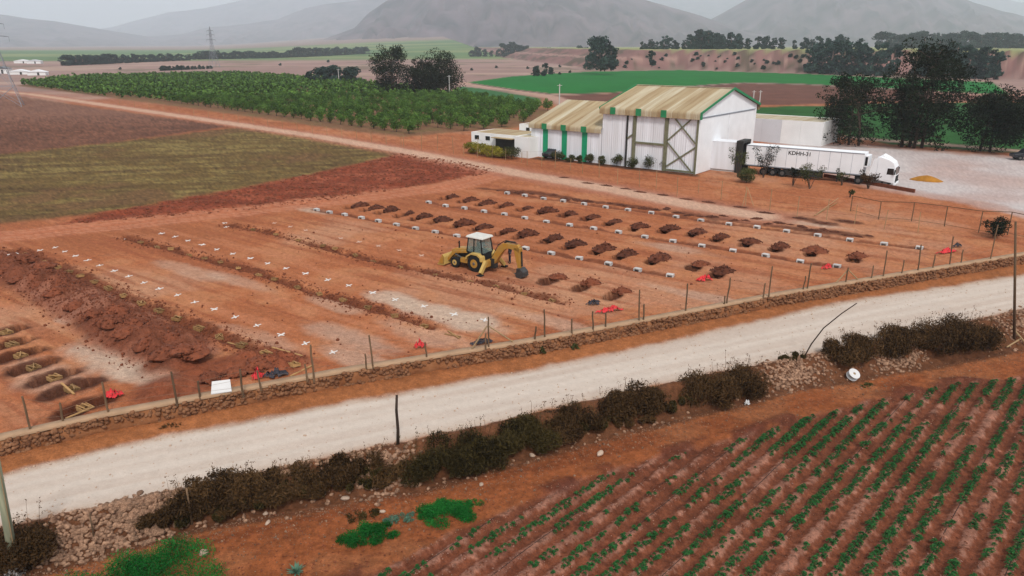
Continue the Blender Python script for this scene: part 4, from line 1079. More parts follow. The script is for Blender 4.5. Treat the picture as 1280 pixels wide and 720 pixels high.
# In an empty with rz = SAZ: local +x = SD, local +y = (-sin, cos) = -SN. Depth L is local y = -L.
def corrugated(prof, x0, x1, waves=5, amp=.035):   # prof: list of (depth L, z); sheet from x0 to x1
    n = waves * 4; V, F = [], []
    for i in range(n + 1):
        x = x0 + (x1 - x0) * i / n; a = amp * math.cos(2 * math.pi * i / 4)
        for j, (L, z) in enumerate(prof):
            p0, p1 = prof[max(j - 1, 0)], prof[min(j + 1, len(prof) - 1)]
            tl, tz = p1[0] - p0[0], p1[1] - p0[1]; q = math.hypot(tl, tz) or 1
            V.append((x, -(L - tz / q * a), z + tl / q * a))
    k = len(prof)
    F = [(i * k + j, (i + 1) * k + j, (i + 1) * k + j + 1, i * k + j + 1) for i in range(n) for j in range(k - 1)]
    return MB().add(V, F)
def eave_prof(zr, Lr, ze, drop, over=.5, r=.45):
    p = [(Lr, zr), (Lr * .5 - over * .5, (zr + ze) / 2), (-over + r, ze + .06)]
    for a in (20, 45, 70, 90): p.append((-over + r - r * math.sin(R(a)), ze + .06 - r * (1 - math.cos(R(a)))))
    p.append((-over, ze - drop))
    return p
def build_big_shed():
    t = shed_empty('white_shed')
    Ls = along(751.5); W = 21.0; ZE = 8.35; ZR_ = zat(110.5, 0, W / 2)
    Ls = max(Ls, 12)
    # wall panels along the long side
    n = 9; w = Ls / n
    for i in range(n):
        MB().box(((i + .5) * w, -.12, ZE / 2), (w - .025, .1, ZE)).build('wall_lining', M['white_wall'], t)
        corrugated([(.0, .02), (.0, ZE)], i * w + .012, (i + 1) * w - .012, 5, .025).build('wall_panel', M['white_wall'], t, True)
    for i in range(n - 1):
        MB().box(((i + 1) * w, -.075, ZE / 2), (.05, .05, ZE - .02)).build('joint', M['galv'], t)
    # gable: outline with two door leaves proud of it
    MB().add([(-.0, -.13, 0), (-.0, -W, 0), (0, -W, ZE), (0, -W / 2, ZR_ - .12), (0, -.13, ZE), (.15, -.13, 0), (.15, -W, 0), (.15, -W, ZE), (.15, -W / 2, ZR_ - .12), (.15, -.13, ZE)],
             [(0, 4, 3, 2, 1), (5, 6, 7, 8, 9), (0, 5, 9, 4), (4, 9, 8, 3), (3, 8, 7, 2), (2, 7, 6, 1)]).build('gable_wall', M['white'], t)
    for L0, L1, lo in ((.35, 10.1, .05), (10.3, 19.6, .05)):
        MB().box((-.05, -(L0 + L1) / 2, (7.55 + lo) / 2), (.09, L1 - L0, 7.55 - lo)).build('door_leaf', M['white'], t, bevel=.015)
    MB().box((-.09, -10.2, 7.68), (.16, 20.0, .14)).build('door_rail', M['galv'], t)
    MB().box((Ls - .07, -W / 2, ZE / 2), (.14, W - .3, ZE)).build('end_wall', M['white_wall'], t)
    MB().box((Ls / 2, -W + .06, ZE / 2), (Ls - .3, .12, ZE)).build('back_wall', M['white_wall'], t)
    # roof sheets, front and back slope
    nS = 15; rs = random.Random(4); ov = .35; step = (Ls + 2 * ov) / nS
    pf = eave_prof(ZR_, W / 2, ZE + .15, 1.0)
    pb = [(W - L, z) for L, z in pf]
    pale = {0, 1, 4, 7, 8, 11, 12}
    for i in range(nS):
        x0 = -ov + i * step
        o = corrugated(pf, x0, x0 + step + .02, 4).build('roof_sheet', M['roof_pale' if i in pale else 'roof'], t, True); o.location.z = .004 * (i % 2)
        o = corrugated(pb[::-1], x0, x0 + step + .02, 4).build('roof_sheet', M['roof'], t, True); o.location.z = .004 * (i % 2)
    MB().bar((-ov, -W / 2, ZR_ + .06), (Ls + ov, -W / 2, ZR_ + .06), .5, .06).build('ridge_cap', M['roof_pale'], t)
    # green rake trims
    for x in (-ov - .04, Ls + ov + .04):
        for a, b in (((x, .5, ZE - .02), (x, -W / 2, ZR_ + .02)), ((x, -W - .5, ZE - .02), (x, -W / 2, ZR_ + .02))):
            MB().bar(a, b, .08, .34).build('rake_trim', M['green_trim'], t)
    for px in (766, 798, 829.5):
        x = along(px, ZE - .5, -.5); MB().box((x, .535, ZE - .32), (.85, .05, 1.0)).build('green_band', M['green_trim'], t)
    MB().box((-ov - .02, .3, ZE - .35), (.1, .55, 1.0)).build('green_band', M['green_trim'], t)
    # steel columns, rail and braces on the open bays
    xa, xb, xc = along(782), along(791), along(830)
    for x, m_, wd in ((xa, 'dark_steel', .2), (xb, 'olive_steel', .45), (xc, 'olive_steel', .5), (.12, 'olive_steel', .22)):
        MB().box((x, .10, ZE / 2 - .15), (wd, .24, ZE - .3)).build('column', M[m_], t)
    MB().bar((xb - .25, .13, 3.7), (xc + .27, .13, 3.7), .14, .3).build('rail', M['olive_steel'], t)
    MB().bar((xa - .1, .13, 4.2), (xb + .25, .13, 4.8), .12, .2).build('rail', M['olive_steel'], t)
    x0, x1 = .25, xc - .3
    for a, b in (((x0, 4.2), (x1 - 1.0, 7.4)), ((x0 + 1.0, 7.4), (x1, 4.4)), ((x0 + .4, .4), (x1, 4.1)), ((x0, 3.7), (x1, .7))):
        k = .10 if a[1] > b[1] else .16
        MB().bar((a[0], k, a[1]), (b[0], k, b[1]), .06, .2).build('brace', M['olive_steel'], t)
    MB().bar((x0, .12, .25), (x1, .12, .25), .1, .25).build('rail', M['olive_steel'], t)
    tag(t, 'big white metal shed with rusty corrugated roof and green trim', 'shed')
    return Ls, W, ZE
BLs, BW, BZE = build_big_shed()
def build_small_shed():
    s0 = BLs + .05; s1 = along(664); Ls = s1 - s0; W = 21.0
    t = shed_empty('low_shed', s0); ZE = zat(168, s0, 0) + .85; ZR_ = zat(129, s0, 10.5)
    n = 7; w = Ls / n
    for i in range(n):
        MB().box(((i + .5) * w, -.12, ZE / 2), (w - .025, .1, ZE)).build('wall_lining', M['white_wall'], t)
        corrugated([(.0, .02), (.0, ZE)], i * w + .012, (i + 1) * w - .012, 5, .025).build('wall_panel', M['white_wall'], t, True)
    MB().box((Ls - .07, -W / 2, ZE / 2), (.14, W - .3, ZE)).build('end_wall', M['white_wall'], t)
    MB().add([(Ls, -.1, ZE), (Ls, -W, ZE), (Ls, -W / 2, ZR_ - .1), (Ls - .1, -.1, ZE), (Ls - .1, -W, ZE), (Ls - .1, -W / 2, ZR_ - .1)], [(0, 1, 2), (5, 4, 3), (0, 2, 5, 3), (2, 1, 4, 5)]).build('gable', M['white_wall'], t)
    MB().box((Ls / 2, -W + .06, ZE / 2), (Ls - .3, .12, ZE)).build('back_wall', M['white_wall'], t)
    nS = 12; step = (Ls + .3) / nS; pf = eave_prof(ZR_, W / 2, ZE + .1, .8, .4, .4); pb = [(W - L, z) for L, z in pf]
    for i in range(nS):
        x0 = i * step
        o = corrugated(pf, x0, x0 + step + .02, 4).build('roof_sheet', M['roof_pale' if i in (0, 3, 4, 8, 11) else 'roof'], t, True); o.location.z = .004 * (i % 2)
        o = corrugated(pb[::-1], x0, x0 + step + .02, 4).build('roof_sheet', M['roof'], t, True); o.location.z = .004 * (i % 2)
    for px in (681.5, 705, 730):
        x = along(px) - s0
        MB().box((x, .03, (ZE - .7) / 2), (.95, .06, ZE - .7)).build('green_stripe', M['green_band'], t)
        MB().box((x, .43, ZE - .3), (.95, .05, .9)).build('green_band', M['green_trim'], t)
    MB().tube([(1.2, -W / 2 - 1, ZR_ - .5), (1.2, -W / 2 - 1, ZR_ + .9)], .14, 8).build('roof_vent', M['white'], t)
    tag(t, 'lower white shed with rusty roof and three green wall stripes', 'shed')
    return s1
SS1 = build_small_shed()
def flat_building(name, lab, s0, L0, ls, ld, h, roofm, windows=(), extra=None, wallm='white_annex'):
    t = shed_empty(name, s0, L0)
    th = .2
    MB().box((ls / 2, -th / 2, h / 2), (ls, th, h)).build('front_wall', M[wallm], t)
    MB().box((ls / 2, -ld + th / 2, h / 2), (ls, th, h)).build('back_wall', M[wallm], t)
    MB().box((th / 2, -ld / 2, h / 2), (th, ld - 2 * th - .01, h)).build('end_wall', M[wallm], t)
    MB().box((ls - th / 2, -ld / 2, h / 2), (th, ld - 2 * th - .01, h)).build('end_wall', M[wallm], t)
    MB().add([(.1, -.08, h - .12), (ls - .1, -.08, h - .12), (ls - .1, -ld + .08, h + .02), (.1, -ld + .08, h + .02), (.1, -.08, h - .22), (ls - .1, -.08, h - .22), (ls - .1, -ld + .08, h - .1), (.1, -ld + .08, h - .1)],
             [(0, 1, 2, 3), (7, 6, 5, 4), (0, 4, 5, 1), (1, 5, 6, 2), (2, 6, 7, 3), (3, 7, 4, 0)]).build('roof', M[roofm], t)
    for (x, z, w, hh) in windows:
        wdw = MB().box((x, .012, z), (w, .06, hh)).build('window', M['white'], t)
        MB().box((x, .05, z), (w - .14, .03, hh - .14)).build('pane', M['glass'], wdw)
    tag(t, lab, 'building')
    return t
# low office wing, porch block and back room left of the sheds
PB = G(668, 196); sB = (PB - SC) @ SD; LB = (PB - SC) @ SN
def sl(px, py):
    p = G(px, py); return (p - SC) @ SD, (p - SC) @ SN
s_r, l_r = sl(667, 197); s_m, l_m = sl(647, 195.5); s_l, l_l = sl(588, 189)
l_f = (l_r + l_m + l_l) / 3
wing = flat_building('office_wing', 'long low white office wing with small dark windows behind the hedge', s_m + .3, l_f, (s_l - s_m) - .3, 7.0, 3.25, 'roof', ((11.6, 2.45, 1.1, .8), (8.4, 2.45, 1.1, .8)) if s_l - s_m > 12 else ((s_l - s_m - 1.6, 2.45, 1.1, .8), (s_l - s_m - 4.0, 2.45, 1.1, .8)))
MB().box((2.4, .5, 2.75), (4.4, 1.2, .1)).build('porch_roof', M['roof'], wing)
MB().box((2.4, .03, 1.6), (4.0, .05, 2.2)).build('porch_opening', M['dark_steel'], wing)
flat_building('office_block', 'small square white block at the right end of the office wing', s_r, l_f - .8, (s_m - s_r) + .1, 5.0, 3.3, 'roof_pale')
flat_building('back_room', 'white back room with dark window between office and low shed', SS1 + .3, l_f + 7.2, 6.5, 6.0, 4.3, 'roof', ((1.2, 3.4, .8, .9), (3.0, 3.3, .8, 1.2), (4.6, 3.4, .9, .9)))
# white store to the right of the big shed
sR, lR = sl(1026, 183)
def right_store():
    t = shed_empty('white_store', sR, lR)
    Ls = 16.0; h = zat(153, sR, lR)
    xs = [0, along(1000, 2, lR) - sR, along(976, 2, lR) - sR, along(952, 2, lR) - sR, Ls]
    for i in range(4):
        MB().box(((xs[i] + xs[i + 1]) / 2, -.1, h / 2), (xs[i + 1] - xs[i] - .02, .2, h)).build('wall_panel', M['white_annex' if i < 2 else 'grey_annex'], t)
    MB().box((.1, -5, h / 2), (.2, 9.6, h)).build('end_wall', M['white_annex'], t)
    MB().box((Ls / 2, -9.9, h / 2), (Ls, .2, h)).build('back_wall', M['white_annex'], t)
    MB().box((Ls / 2, -5, h - .15), (Ls - .2, 9.6, .12)).build('roof', M['roof_pale'], t)
    tag(t, 'plain white flat-topped store behind the articulated lorry', 'building')
right_store()

# ================================================================== ARTICULATED LORRY
def text_mesh(txt, size, mat_):
    cu = bpy.data.curves.new('lettering', 'FONT'); cu.body = txt; cu.size = size; cu.extrude = .004; cu.align_x = 'CENTER'; cu.offset = .012
    o = bpy.data.objects.new('lettering_tmp', cu); COL.objects.link(o)
    dg = bpy.context.evaluated_depsgraph_get(); dg.update()
    m = bpy.data.meshes.new_from_object(o.evaluated_get(dg)); bpy.data.objects.remove(o)
    m.materials.clear(); m.materials.append(mat_); m.name = 'lettering'
    return m
def wheel(t, x, y, r, w, rimm='chrome', name='wheel', both=True):
    e = MB().tube([(x, y - w / 2, r), (x, y - w / 2 + .03, r), (x, y + w / 2 - .03, r), (x, y + w / 2, r)], [r * .88, r, r, r * .88], 20)
    o = e.build(name, M['black'], t, False)
    for s in (-1, 1):
        MB().tube([(x, y + s * (w / 2 - .02), r), (x, y + s * (w / 2 + .015), r)], [r * .56, r * .5], 16).build('rim', M[rimm], o)
        MB().tube([(x, y + s * (w / 2 + .01), r), (x, y + s * (w / 2 + .05), r)], [r * .2, r * .15], 10).build('hub', M['chrome'], o)
    return o
TR = G(1077, 219.4, 1.2); TL = G(931, 206, 1.2)
TAZ = math.atan2(TR[1] - TL[1], TR[0] - TL[0]); TLen = np.linalg.norm(TR - TL)
# trailer local: x forward from its rear, y left; the near side is the right side (y = 0), width goes to +y
def build_trailer():
    t = empty('trailer', (TL[0], TL[1], 0), TAZ)
    L, W = TLen, 2.55; h0, h1 = 1.2, 4.0
    MB().box((L / 2, W / 2, (h0 + h1) / 2), (L, W, h1 - h0)).build('box_body', M['white'], t, bevel=.03)
    for i in range(1, 11):
        MB().box((L * i / 11, -.006, (h0 + h1) / 2), (.03, .012, h1 - h0 - .1)).build('side_joint', M['galv'], t)
    MB().box((L / 2, -.012, h1 - .04), (L, .05, .1)).build('top_rail', M['galv'], t)
    MB().box((L / 2, -.012, h0 + .06), (L, .05, .13)).build('bottom_rail', M['galv'], t)
    MB().box((L / 2, W / 2, h0 - .12), (L - .3, 1.1, .22)).build('chassis', M['dark_steel'], t)
    MB().box((L * .52, .12, .72), (L * .34, .06, .75)).build('side_skirt', M['dark_steel'], t)
    for i in range(3):
        for y in (.25, W - .25): wheel(t, 2.6 + i * 1.3, y, .5, .42)
    for y in (.5, W - .5): MB().box((L - 3.0, y, .6), (.16, .16, 1.2)).build('landing_leg', M['dark_steel'], t)
    MB().box((L + .26, W / 2, 3.0), (.5, 1.9, 1.5)).build('refrigeration_unit', M['white'], t, bevel=.05)
    MB().box((L + .25, W / 2 - .96, 3.0), (.3, .03, 1.1)).build('unit_grille', M['black'], t)
    m = text_mesh('KDHH-31', .72, M['black'])
    o = link('lettering', m, t); o.location = (L * .475, -.016, 3.12); o.rotation_euler = (math.pi / 2, 0, 0)
    tag(t, 'long white box trailer lettered KDHH-31 backed up to the shed', 'trailer')
build_trailer()
def build_tractor():
    c = TL + (TR - TL) / TLen * (TLen + .75)
    t = empty('lorry_cab', (c[0], c[1], 0), TAZ)          # x forward, near side y=0
    W = 2.5
    prof = [(.9, .85), (2.9, .55), (3.12, .6), (3.15, 1.5), (3.02, 2.5), (2.75, 3.1), (2.2, 3.45), (1.2, 3.75), (.9, 3.7)]
    MB().prism(prof, 0, W).build('cab', M['white'], t, bevel=.06)
    MB().box((.3, W / 2, .8), (4.0, .9, .25)).build('chassis', M['dark_steel'], t)
    MB().box((-1.2, W / 2, 1.05), (1.4, 1.0, .2)).build('coupling_plate', M['dark_steel'], t)
    # windscreen, side window, grille, bumper
    MB().add([(3.172, .18, 1.62), (3.172, W - .18, 1.62), (3.045, W - .22, 2.5), (3.045, .22, 2.5), (3.13, .18, 1.62), (3.13, W - .18, 1.62), (3.0, W - .22, 2.5), (3.0, .22, 2.5)], [(0, 1, 2, 3), (7, 6, 5, 4), (0, 4, 5, 1), (1, 5, 6, 2), (2, 6, 7, 3), (3, 7, 4, 0)]).build('windscreen', M['glass'], t)
    for y, s in ((-.012, 1), (W + .012, -1)):
        d = MB().prism([(1.95, .9), (2.95, .9), (2.98, 1.5), (2.9, 2.5), (2.05, 2.5), (1.95, 1.6)], y - .01, y + .01).build('door', M['white'], t)
        MB().prism([(2.1, 1.62), (2.93, 1.62), (2.86, 2.4), (2.15, 2.4)], y - .02, y + .022).build('side_window', M['glass'], d)
        MB().box((3.05, y - s * .22, 2.0), (.12, .18, .6)).build('mirror', M['black'], t)
        MB().prism([(-.0, 1.2), (.9, 1.2), (.9, 3.55), (.45, 3.45)], y - .02, y + .02).build('side_fairing', M['white'], t)
        MB().box((1.0, y * .2 + (0.2 if y < 1 else W - .2), .75), (1.3, .35, .6)).build('fuel_tank', M['chrome'], t, bevel=.08)
    MB().box((3.16, W / 2, 1.05), (.06, 1.9, .78)).build('grille', M['black'], t)
    MB().box((3.14, W / 2, .48), (.3, W, .34)).build('bumper', M['white'], t, bevel=.06)
    for y in (.32, W - .32): MB().box((3.22, y, .72), (.06, .4, .22)).build('headlight', M['chrome'], t)
    MB().prism([(1.2, 3.7), (2.3, 3.4), (2.2, 3.55), (1.3, 3.98)], .3, W - .3).build('roof_fairing', M['white'], t, bevel=.04)
    MB().tube([(.75, .05, 1.0), (.75, .05, 3.2)], .07, 8).build('exhaust_stack', M['dark_steel'], t)
    for x in (-1.1,):
        for y in (.28, W - .28): wheel(t, x, y, .5, .5)
    for y in (.22, W - .22): wheel(t, 2.1, y, .5, .34)
    tag(t, 'white lorry cab with dark windscreen coupled to the long trailer', 'lorry')
build_tractor()
def dock():
    c = TL - (TR - TL) / TLen * .35
    t = empty('loading_dock', (c[0], c[1], 0), TAZ); W = 2.9
    for y in (-.2, W - .15): MB().box((-.5, y, 2.1), (.9, .35, 4.2)).build('side_pad', M['dark_steel'], t)
    MB().box((-.5, W / 2 - .18, 4.3), (.95, W + .4, .35)).build('head_pad', M['dark_steel'], t)
    MB().box((-2.9, W / 2 - .15, .6), (3.8, W - .2, 1.2)).build('dock_floor', M['concrete'], t)
    MB().box((-2.9, -.1, 2.2), (3.7, .12, 1.9 * 2)).build('tunnel_wall', M['white_wall'], t)
    MB().box((-2.9, W - .25, 2.2), (3.7, .12, 1.9 * 2)).build('tunnel_wall', M['white_wall'], t)
    MB().box((-2.9, W / 2 - .17, 4.16), (3.8, W, .1)).build('tunnel_roof', M['white_wall'], t)
    tag(t, 'loading dock with dark padded frame at the trailer rear', 'loading dock')
dock()
# low ramp kerb in front of the lorry
a, b = G(1030, 221), G(1143, 241)
o = MB().bar((0, 0, .22), tuple(b - a + [0, 0, .22]), .25, .44).build('ramp_kerb', M['mound_dry']); o.location = a
tag(o, 'long low dark kerb wall on the near side of the lorry', 'kerb')
# ochre sand heap by the cab
def heap_mesh(name, seed, L, W, Hh, matn, rough=.25, n=None):
    rs = np.random.default_rng(seed); V = ICO3_V.copy()
    r = 1 + rough * 1.4 * fbm(V[:, 0] * 1.7 + seed, V[:, 1] * 1.7, 3, seed) + rough * .8 * fbm(V[:, 0] * 5 + seed, V[:, 1] * 5 + V[:, 2] * 3, 2, seed + 1)
    V = V * r[:, None]; z = V[:, 2]
    q = np.hypot(V[:, 0], V[:, 1])
    V[:, 2] = np.where(z > 0, Hh * np.clip(1.1 - q ** 1.5, 0, 1.1) * (.35 + .65 * r), -.12)
    V[:, 0] *= L / 2; V[:, 1] *= W / 2
    return mesh_np(name, V, ICO3_F, M[matn], True)
p = G(1158, 226)
o = link('sand_heap', heap_mesh('sand_heap', 3, 4.0, 2.0, .7, 'ochre', .15)); o.location = p; o.rotation_euler = (0, 0, TAZ); tag(o, 'ochre sand heap on the yard in front of the lorry', 'heap')
# ================================================================== SMALL THINGS ROUND THE SHEDS
def round_shrub(x, y, w, h, lab, mt='leaf_shrub', n=1500, name='shrub', size=.16, grp=None):
    p = G(x, y)
    rs = np.random.default_rng(int(x * 3 + y)); k = 16
    d = rs.normal(size=(k, 3)); d /= np.linalg.norm(d, axis=1)[:, None]
    cs = d * [w * .3, w * .3, h * .28] + [0, 0, h * .52]
    P, T = clump_points(rs, cs, rs.uniform(.2, .32, k) * w, n / (k * (.26 * w) ** 2), h / w * .8, .3)
    P[:, 2] = np.maximum(P[:, 2], .03); T = T + .05
    t = empty(name, p)
    MB().tube([(0, 0, -.1), (.02, .0, h * .5)], [.05, .03], 5).build('stem', M['bark'], t)
    link('foliage', leaf_mesh('foliage', P, size * rs.uniform(.6, 1.4, len(P)), T, M[mt], rs, 2.0), t)
    tag(t, lab, 'shrub', grp); return t
for i, (x, y, w) in enumerate(((736, 204, 1.5), (752, 206, 1.4), (771, 208, 1.8), (790, 211, 1.9), (811, 212, 2.1), (831, 213, 1.6))):
    round_shrub(x, y, w, w * 1.05, nth(i) + ' clipped round shrub from the left along the shed front', 'leaf_shrub', 1200, grp='round shrubs along the shed front')
for x, y, w, h, lab in ((697, 200, 2.2, 1.5, 'dark low shrub below the second green wall stripe'), (713, 202, 1.8, 1.1, 'small dull shrub below the third green wall stripe'), (724, 204, 1.0, 1.3, 'narrow dark shrub right of the third green wall stripe')):
    round_shrub(x, y, w, h, lab, 'leaf_shrub')
for i, (x, y, w, h) in enumerate(((590, 192, 3.0, 1.95), (602, 194, 3.4, 2.0), (615, 196, 3.4, 1.95), (628, 197.5, 3.0, 1.9))):
    round_shrub(x, y, w, h, nth(i) + ' bush from the left of the yellow-green office hedge', 'leaf_hedge', 2600, 'hedge_bush', .2, 'hedge in front of the office wing')
round_shrub(640, 199, 3.0, 2.4, 'darker rounded bush closing the office hedge on the right', 'leaf_shrub', 2200)
round_shrub(1241, 297, 2.3, 2.2, 'dense dark round bush by the rail fence near the right edge', 'leaf_euc', 3500, size=.13)
round_shrub(933, 228, 3.0, 2.0, 'low dark green bush left of the young trees by the trailer', 'leaf_shrub', 2500, size=.18)
round_shrub(917, 214, 2.0, 1.1, 'low spreading bush at the shed corner by the trailer', 'leaf_shrub', 1200)
def young_tree(x, y, h, w, lab, mt='leaf_shrub', n=700):
    p = G(x, y); rs = np.random.default_rng(int(x)); t = empty('young_tree', p); b = MB(); cs = []
    for k in range(5):
        a = rs.uniform(0, 6.28); tip = (math.cos(a) * w * .4, math.sin(a) * w * .4, h * rs.uniform(.6, .98))
        b.tube([(0, 0, -.1), (tip[0] * .3, tip[1] * .3, h * .35), tip], [.05, .035, .012], 5); cs += [tip, (tip[0] * .7, tip[1] * .7, tip[2] * .75)]
    b.build('trunk', M['bark'], t)
    P, T = clump_points(rs, np.array(cs), np.full(len(cs), w * .2), n / (len(cs) * (w * .2) ** 2), 1, .2)
    link('crown', leaf_mesh('crown', P, .17 * rs.uniform(.6, 1.4, len(P)), T, M[mt], rs), t); tag(t, lab, 'tree')
young_tree(922, 222, 4.6, 2.6, 'thin young tree at the shed corner beside the loading dock')
young_tree(954, 222, 4.0, 3.2, 'bushy young tree in front of the trailer rear', 'leaf_euc', 1000)
young_tree(1012, 236, 2.8, 3.0, 'spreading green young tree in front of the trailer middle', 'leaf_shrub', 1100)
young_tree(991, 232, 2.2, 1.8, 'small dark sapling left of the spreading young tree', 'leaf_euc', 500)
young_tree(1052, 232, 2.0, 1.6, 'small sapling in front of the trailer front end', 'leaf_shrub', 400)
young_tree(1085, 236, 2.2, 2.4, 'dark leafless-looking sapling in front of the lorry cab', 'brush', 900)
young_tree(1062, 247, 1.2, 1.0, 'tiny weed-like sapling by the fence near the kerb wall', 'leaf_shrub', 250)
# parked pick-up and equipment
def pickup(loc, rz, lab, body='black'):
    t = empty('pickup_truck', loc, rz)
    MB().prism([(-2.5, .45), (2.45, .45), (2.5, .95), (1.3, 1.12), (.75, 1.72), (-.75, 1.74), (-.95, 1.1), (-2.5, 1.08)], -.88, .88).build('body', M[body], t, bevel=.06)
    for y in (-.885, .885): MB().prism([(.95, 1.14), (.62, 1.62), (-.66, 1.64), (-.78, 1.14)], y - .015, y + .015).build('side_window', M['glass'], t)
    for x in (-1.55, 1.55):
        for y in (-.78, .78): wheel(t, x, y, .38, .26)
    for y in (-.6, .6): MB().box((2.5, y, .8), (.05, .35, .18)).build('headlight', M['chrome'], t)
    tag(t, lab, 'pickup')
M['navy'] = mat('dark_blue_paint', lin(34, 38, 48), .35, .08, 1, spec=.5)
pickup(tuple(G(1285, 200)), R(170), 'dark pickup parked at the right edge of the yard', 'navy')
pickup(tuple(G(694, 197)), SAZ + R(90), 'dark pickup parked between office block and low shed', 'navy')
# ================================================================== BACKHOE LOADER
def build_backhoe():
    o0 = G(592, 339.5); t = empty('backhoe_loader', tuple(o0 + np.array([.62, .75, -.02])), R(144) )
    Y, D, K = M['yellow'], M['dark_steel'], M['black']
    for y in (-.78, .78):
        w = wheel(t, 0, y, .68, .46, 'yellow'); wheel(t, 2.05, y * 1.02, .44, .32, 'yellow_pale')
        MB().prism([(-.78, .95), (-.72, 1.3), (-.35, 1.52), (.3, 1.52), (.78, 1.2), (.84, .95), (.7, .98), (.66, 1.15), (.26, 1.4), (-.3, 1.4), (-.6, 1.22), (-.66, .95)], y - .27, y + .27).build('fender', M['yellow_pale'], t)
    MB().box((1.0, 0, .62), (2.9, .8, .3)).build('chassis', D, t)
    MB().prism([(.95, .75), (2.72, .75), (2.78, 1.3), (2.4, 1.46), (.95, 1.68)], -.46, .46).build('hood', Y, t, bevel=.05)
    MB().box((2.8, 0, 1.02), (.06, .7, .5)).build('grille', K, t)
    MB().prism([(1.0, .9), (2.0, .9), (2.0, 1.3), (1.0, 1.5)], -.475, .475).build('engine_vent', K, t)
    MB().tube([(2.05, .3, 1.4), (2.05, .3, 2.1)], .06, 8).build('exhaust', K, t)
    MB().box((1.0, .72, .72), (1.0, .3, .34)).build('step_box', Y, t)
    MB().box((1.0, -.72, .72), (1.0, .3, .34)).build('step_box', Y, t)
    # cab: dark base, pillars, glass, pale roof
    cab = MB().prism([(-.62, .85), (.95, .85), (1.0, 1.55), (-.62, 1.5)], -.62, .62).build('cab_base', K, t)
    for x, x2 in ((-.6, -.42), (.25, .22), (.95, .8)):
        for y in (-.68, .68): MB().bar((x, y, 1.5), (x2, y * .92, 2.66), .08, .08).build('pillar', K, cab)
    for y in (-.68, .68):
        for xa, xb, xa2, xb2 in ((-.56, .2, -.38, .18), (.3, .9, .26, .76)):
            MB().add([(xa, y, 1.52), (xb, y, 1.52), (xb2, y * .93, 2.6), (xa2, y * .93, 2.6), (xa, y * .985, 1.52), (xb, y * .985, 1.52), (xb2, y * .915, 2.6), (xa2, y * .915, 2.6)], [(0, 1, 2, 3), (7, 6, 5, 4), (0, 4, 5, 1), (2, 6, 7, 3)]).build('cab_window', M['cabglass'], cab)
    MB().add([(.97, -.6, 1.55), (.97, .6, 1.55), (.83, .56, 2.6), (.83, -.56, 2.6), (.955, -.6, 1.55), (.955, .6, 1.55), (.815, .56, 2.6), (.815, -.56, 2.6)], [(0, 1, 2, 3), (7, 6, 5, 4)]).build('windscreen', M['cabglass'], cab)
    MB().add([(-.62, -.6, 1.3), (-.62, .6, 1.3), (-.44, .56, 2.6), (-.44, -.56, 2.6), (-.605, -.6, 1.3), (-.605, .6, 1.3), (-.425, .56, 2.6), (-.425, -.56, 2.6)], [(0, 3, 2, 1), (4, 5, 6, 7)]).build('rear_window', M['cabglass'], cab)
    MB().box((.18, 0, 2.74), (1.75, 1.5, .16), None, .1, .1).build('cab_roof', M['cab_roof'], t, bevel=.05)
    MB().box((.0, 0, 1.6), (.5, .5, .12)).build('seat', K, cab); MB().box((.25, 0, 1.9), (.12, .5, .6)).build('seat_back', K, cab)
    # front loader
    for y in (-.62, .62):
        MB().prism([(.95, 1.35), (1.1, 1.55), (2.3, 1.38), (2.75, .95), (3.1, .45), (2.9, .38), (2.5, .85), (2.15, 1.15)], y - .08, y + .08).build('loader_arm', Y, t, bevel=.02)
        MB().tube([(1.3, y, .75), (2.3, y, 1.1)], .06, 8).build('lift_cylinder', M['chrome'], t)
    MB().prism([(2.95, .15), (3.0, .75), (3.15, .95), (3.25, .93), (3.1, .7), (3.12, .2), (3.75, .08), (3.75, .02), (3.05, .06)], -1.12, 1.12).build('loader_bucket', M['yellow_pale'], t)
    for y in (-1.1, 1.1): MB().prism([(3.0, .1), (3.05, .75), (3.22, .92), (3.72, .1)], y - .02, y + .02).build('bucket_side', Y, t)
    # backhoe
    MB().box((-.95, 0, .75), (.35, 1.9, .5)).build('rear_frame', Y, t, bevel=.03)
    for y in (-1.0, 1.0):
        s = 1 if y > 0 else -1
        st = MB().bar((-1.05, y * .8, 1.0), (-1.1, y * 1.55, .2), .24, .3).build('stabiliser', M['yellow_pale'], t)
        MB().box((-1.1, y * 1.6, .06), (.45, .4, .1)).build('foot_pad', K, st)
    MB().box((-1.25, 0, .75), (.4, .5, .8)).build('swing_post', D, t)
    MB().prism([(-1.3, .55), (-1.0, .95), (-1.8, 2.2), (-2.2, 2.52), (-2.85, 2.6), (-2.9, 2.22), (-2.45, 2.08), (-2.15, 1.75)], -.2, .2).build('boom', Y, t, bevel=.03)
    MB().prism([(-2.6, 2.56), (-3.6, 2.6), (-3.9, 2.35), (-3.86, 1.95), (-3.5, 2.12), (-2.65, 2.2)], -.17, .17).build('dipper_link', Y, t, bevel=.03)
    MB().prism([(-3.25, 2.35), (-3.8, 2.4), (-3.9, 1.4), (-3.88, .75), (-3.68, .72), (-3.48, 1.4)], -.17, .17).build('dipper', Y, t, bevel=.03)
    MB().tube([(-1.45, .0, 1.75), (-2.45, .0, 2.66)], .07, 8).build('boom_cylinder', D, t)
    MB().tube([(-3.92, 0, 2.1), (-3.98, 0, .95)], .065, 8).build('bucket_cylinder', D, t)
    MB().prism([(-3.65, .78), (-4.0, .82), (-4.3, .55), (-4.35, .2), (-4.05, .02), (-3.7, .05), (-3.55, .25), (-3.75, .18), (-4.05, .25), (-4.05, .55), (-3.7, .62)], -.36, .36).build('digging_bucket', M['bucket_steel'], t, bevel=.015)
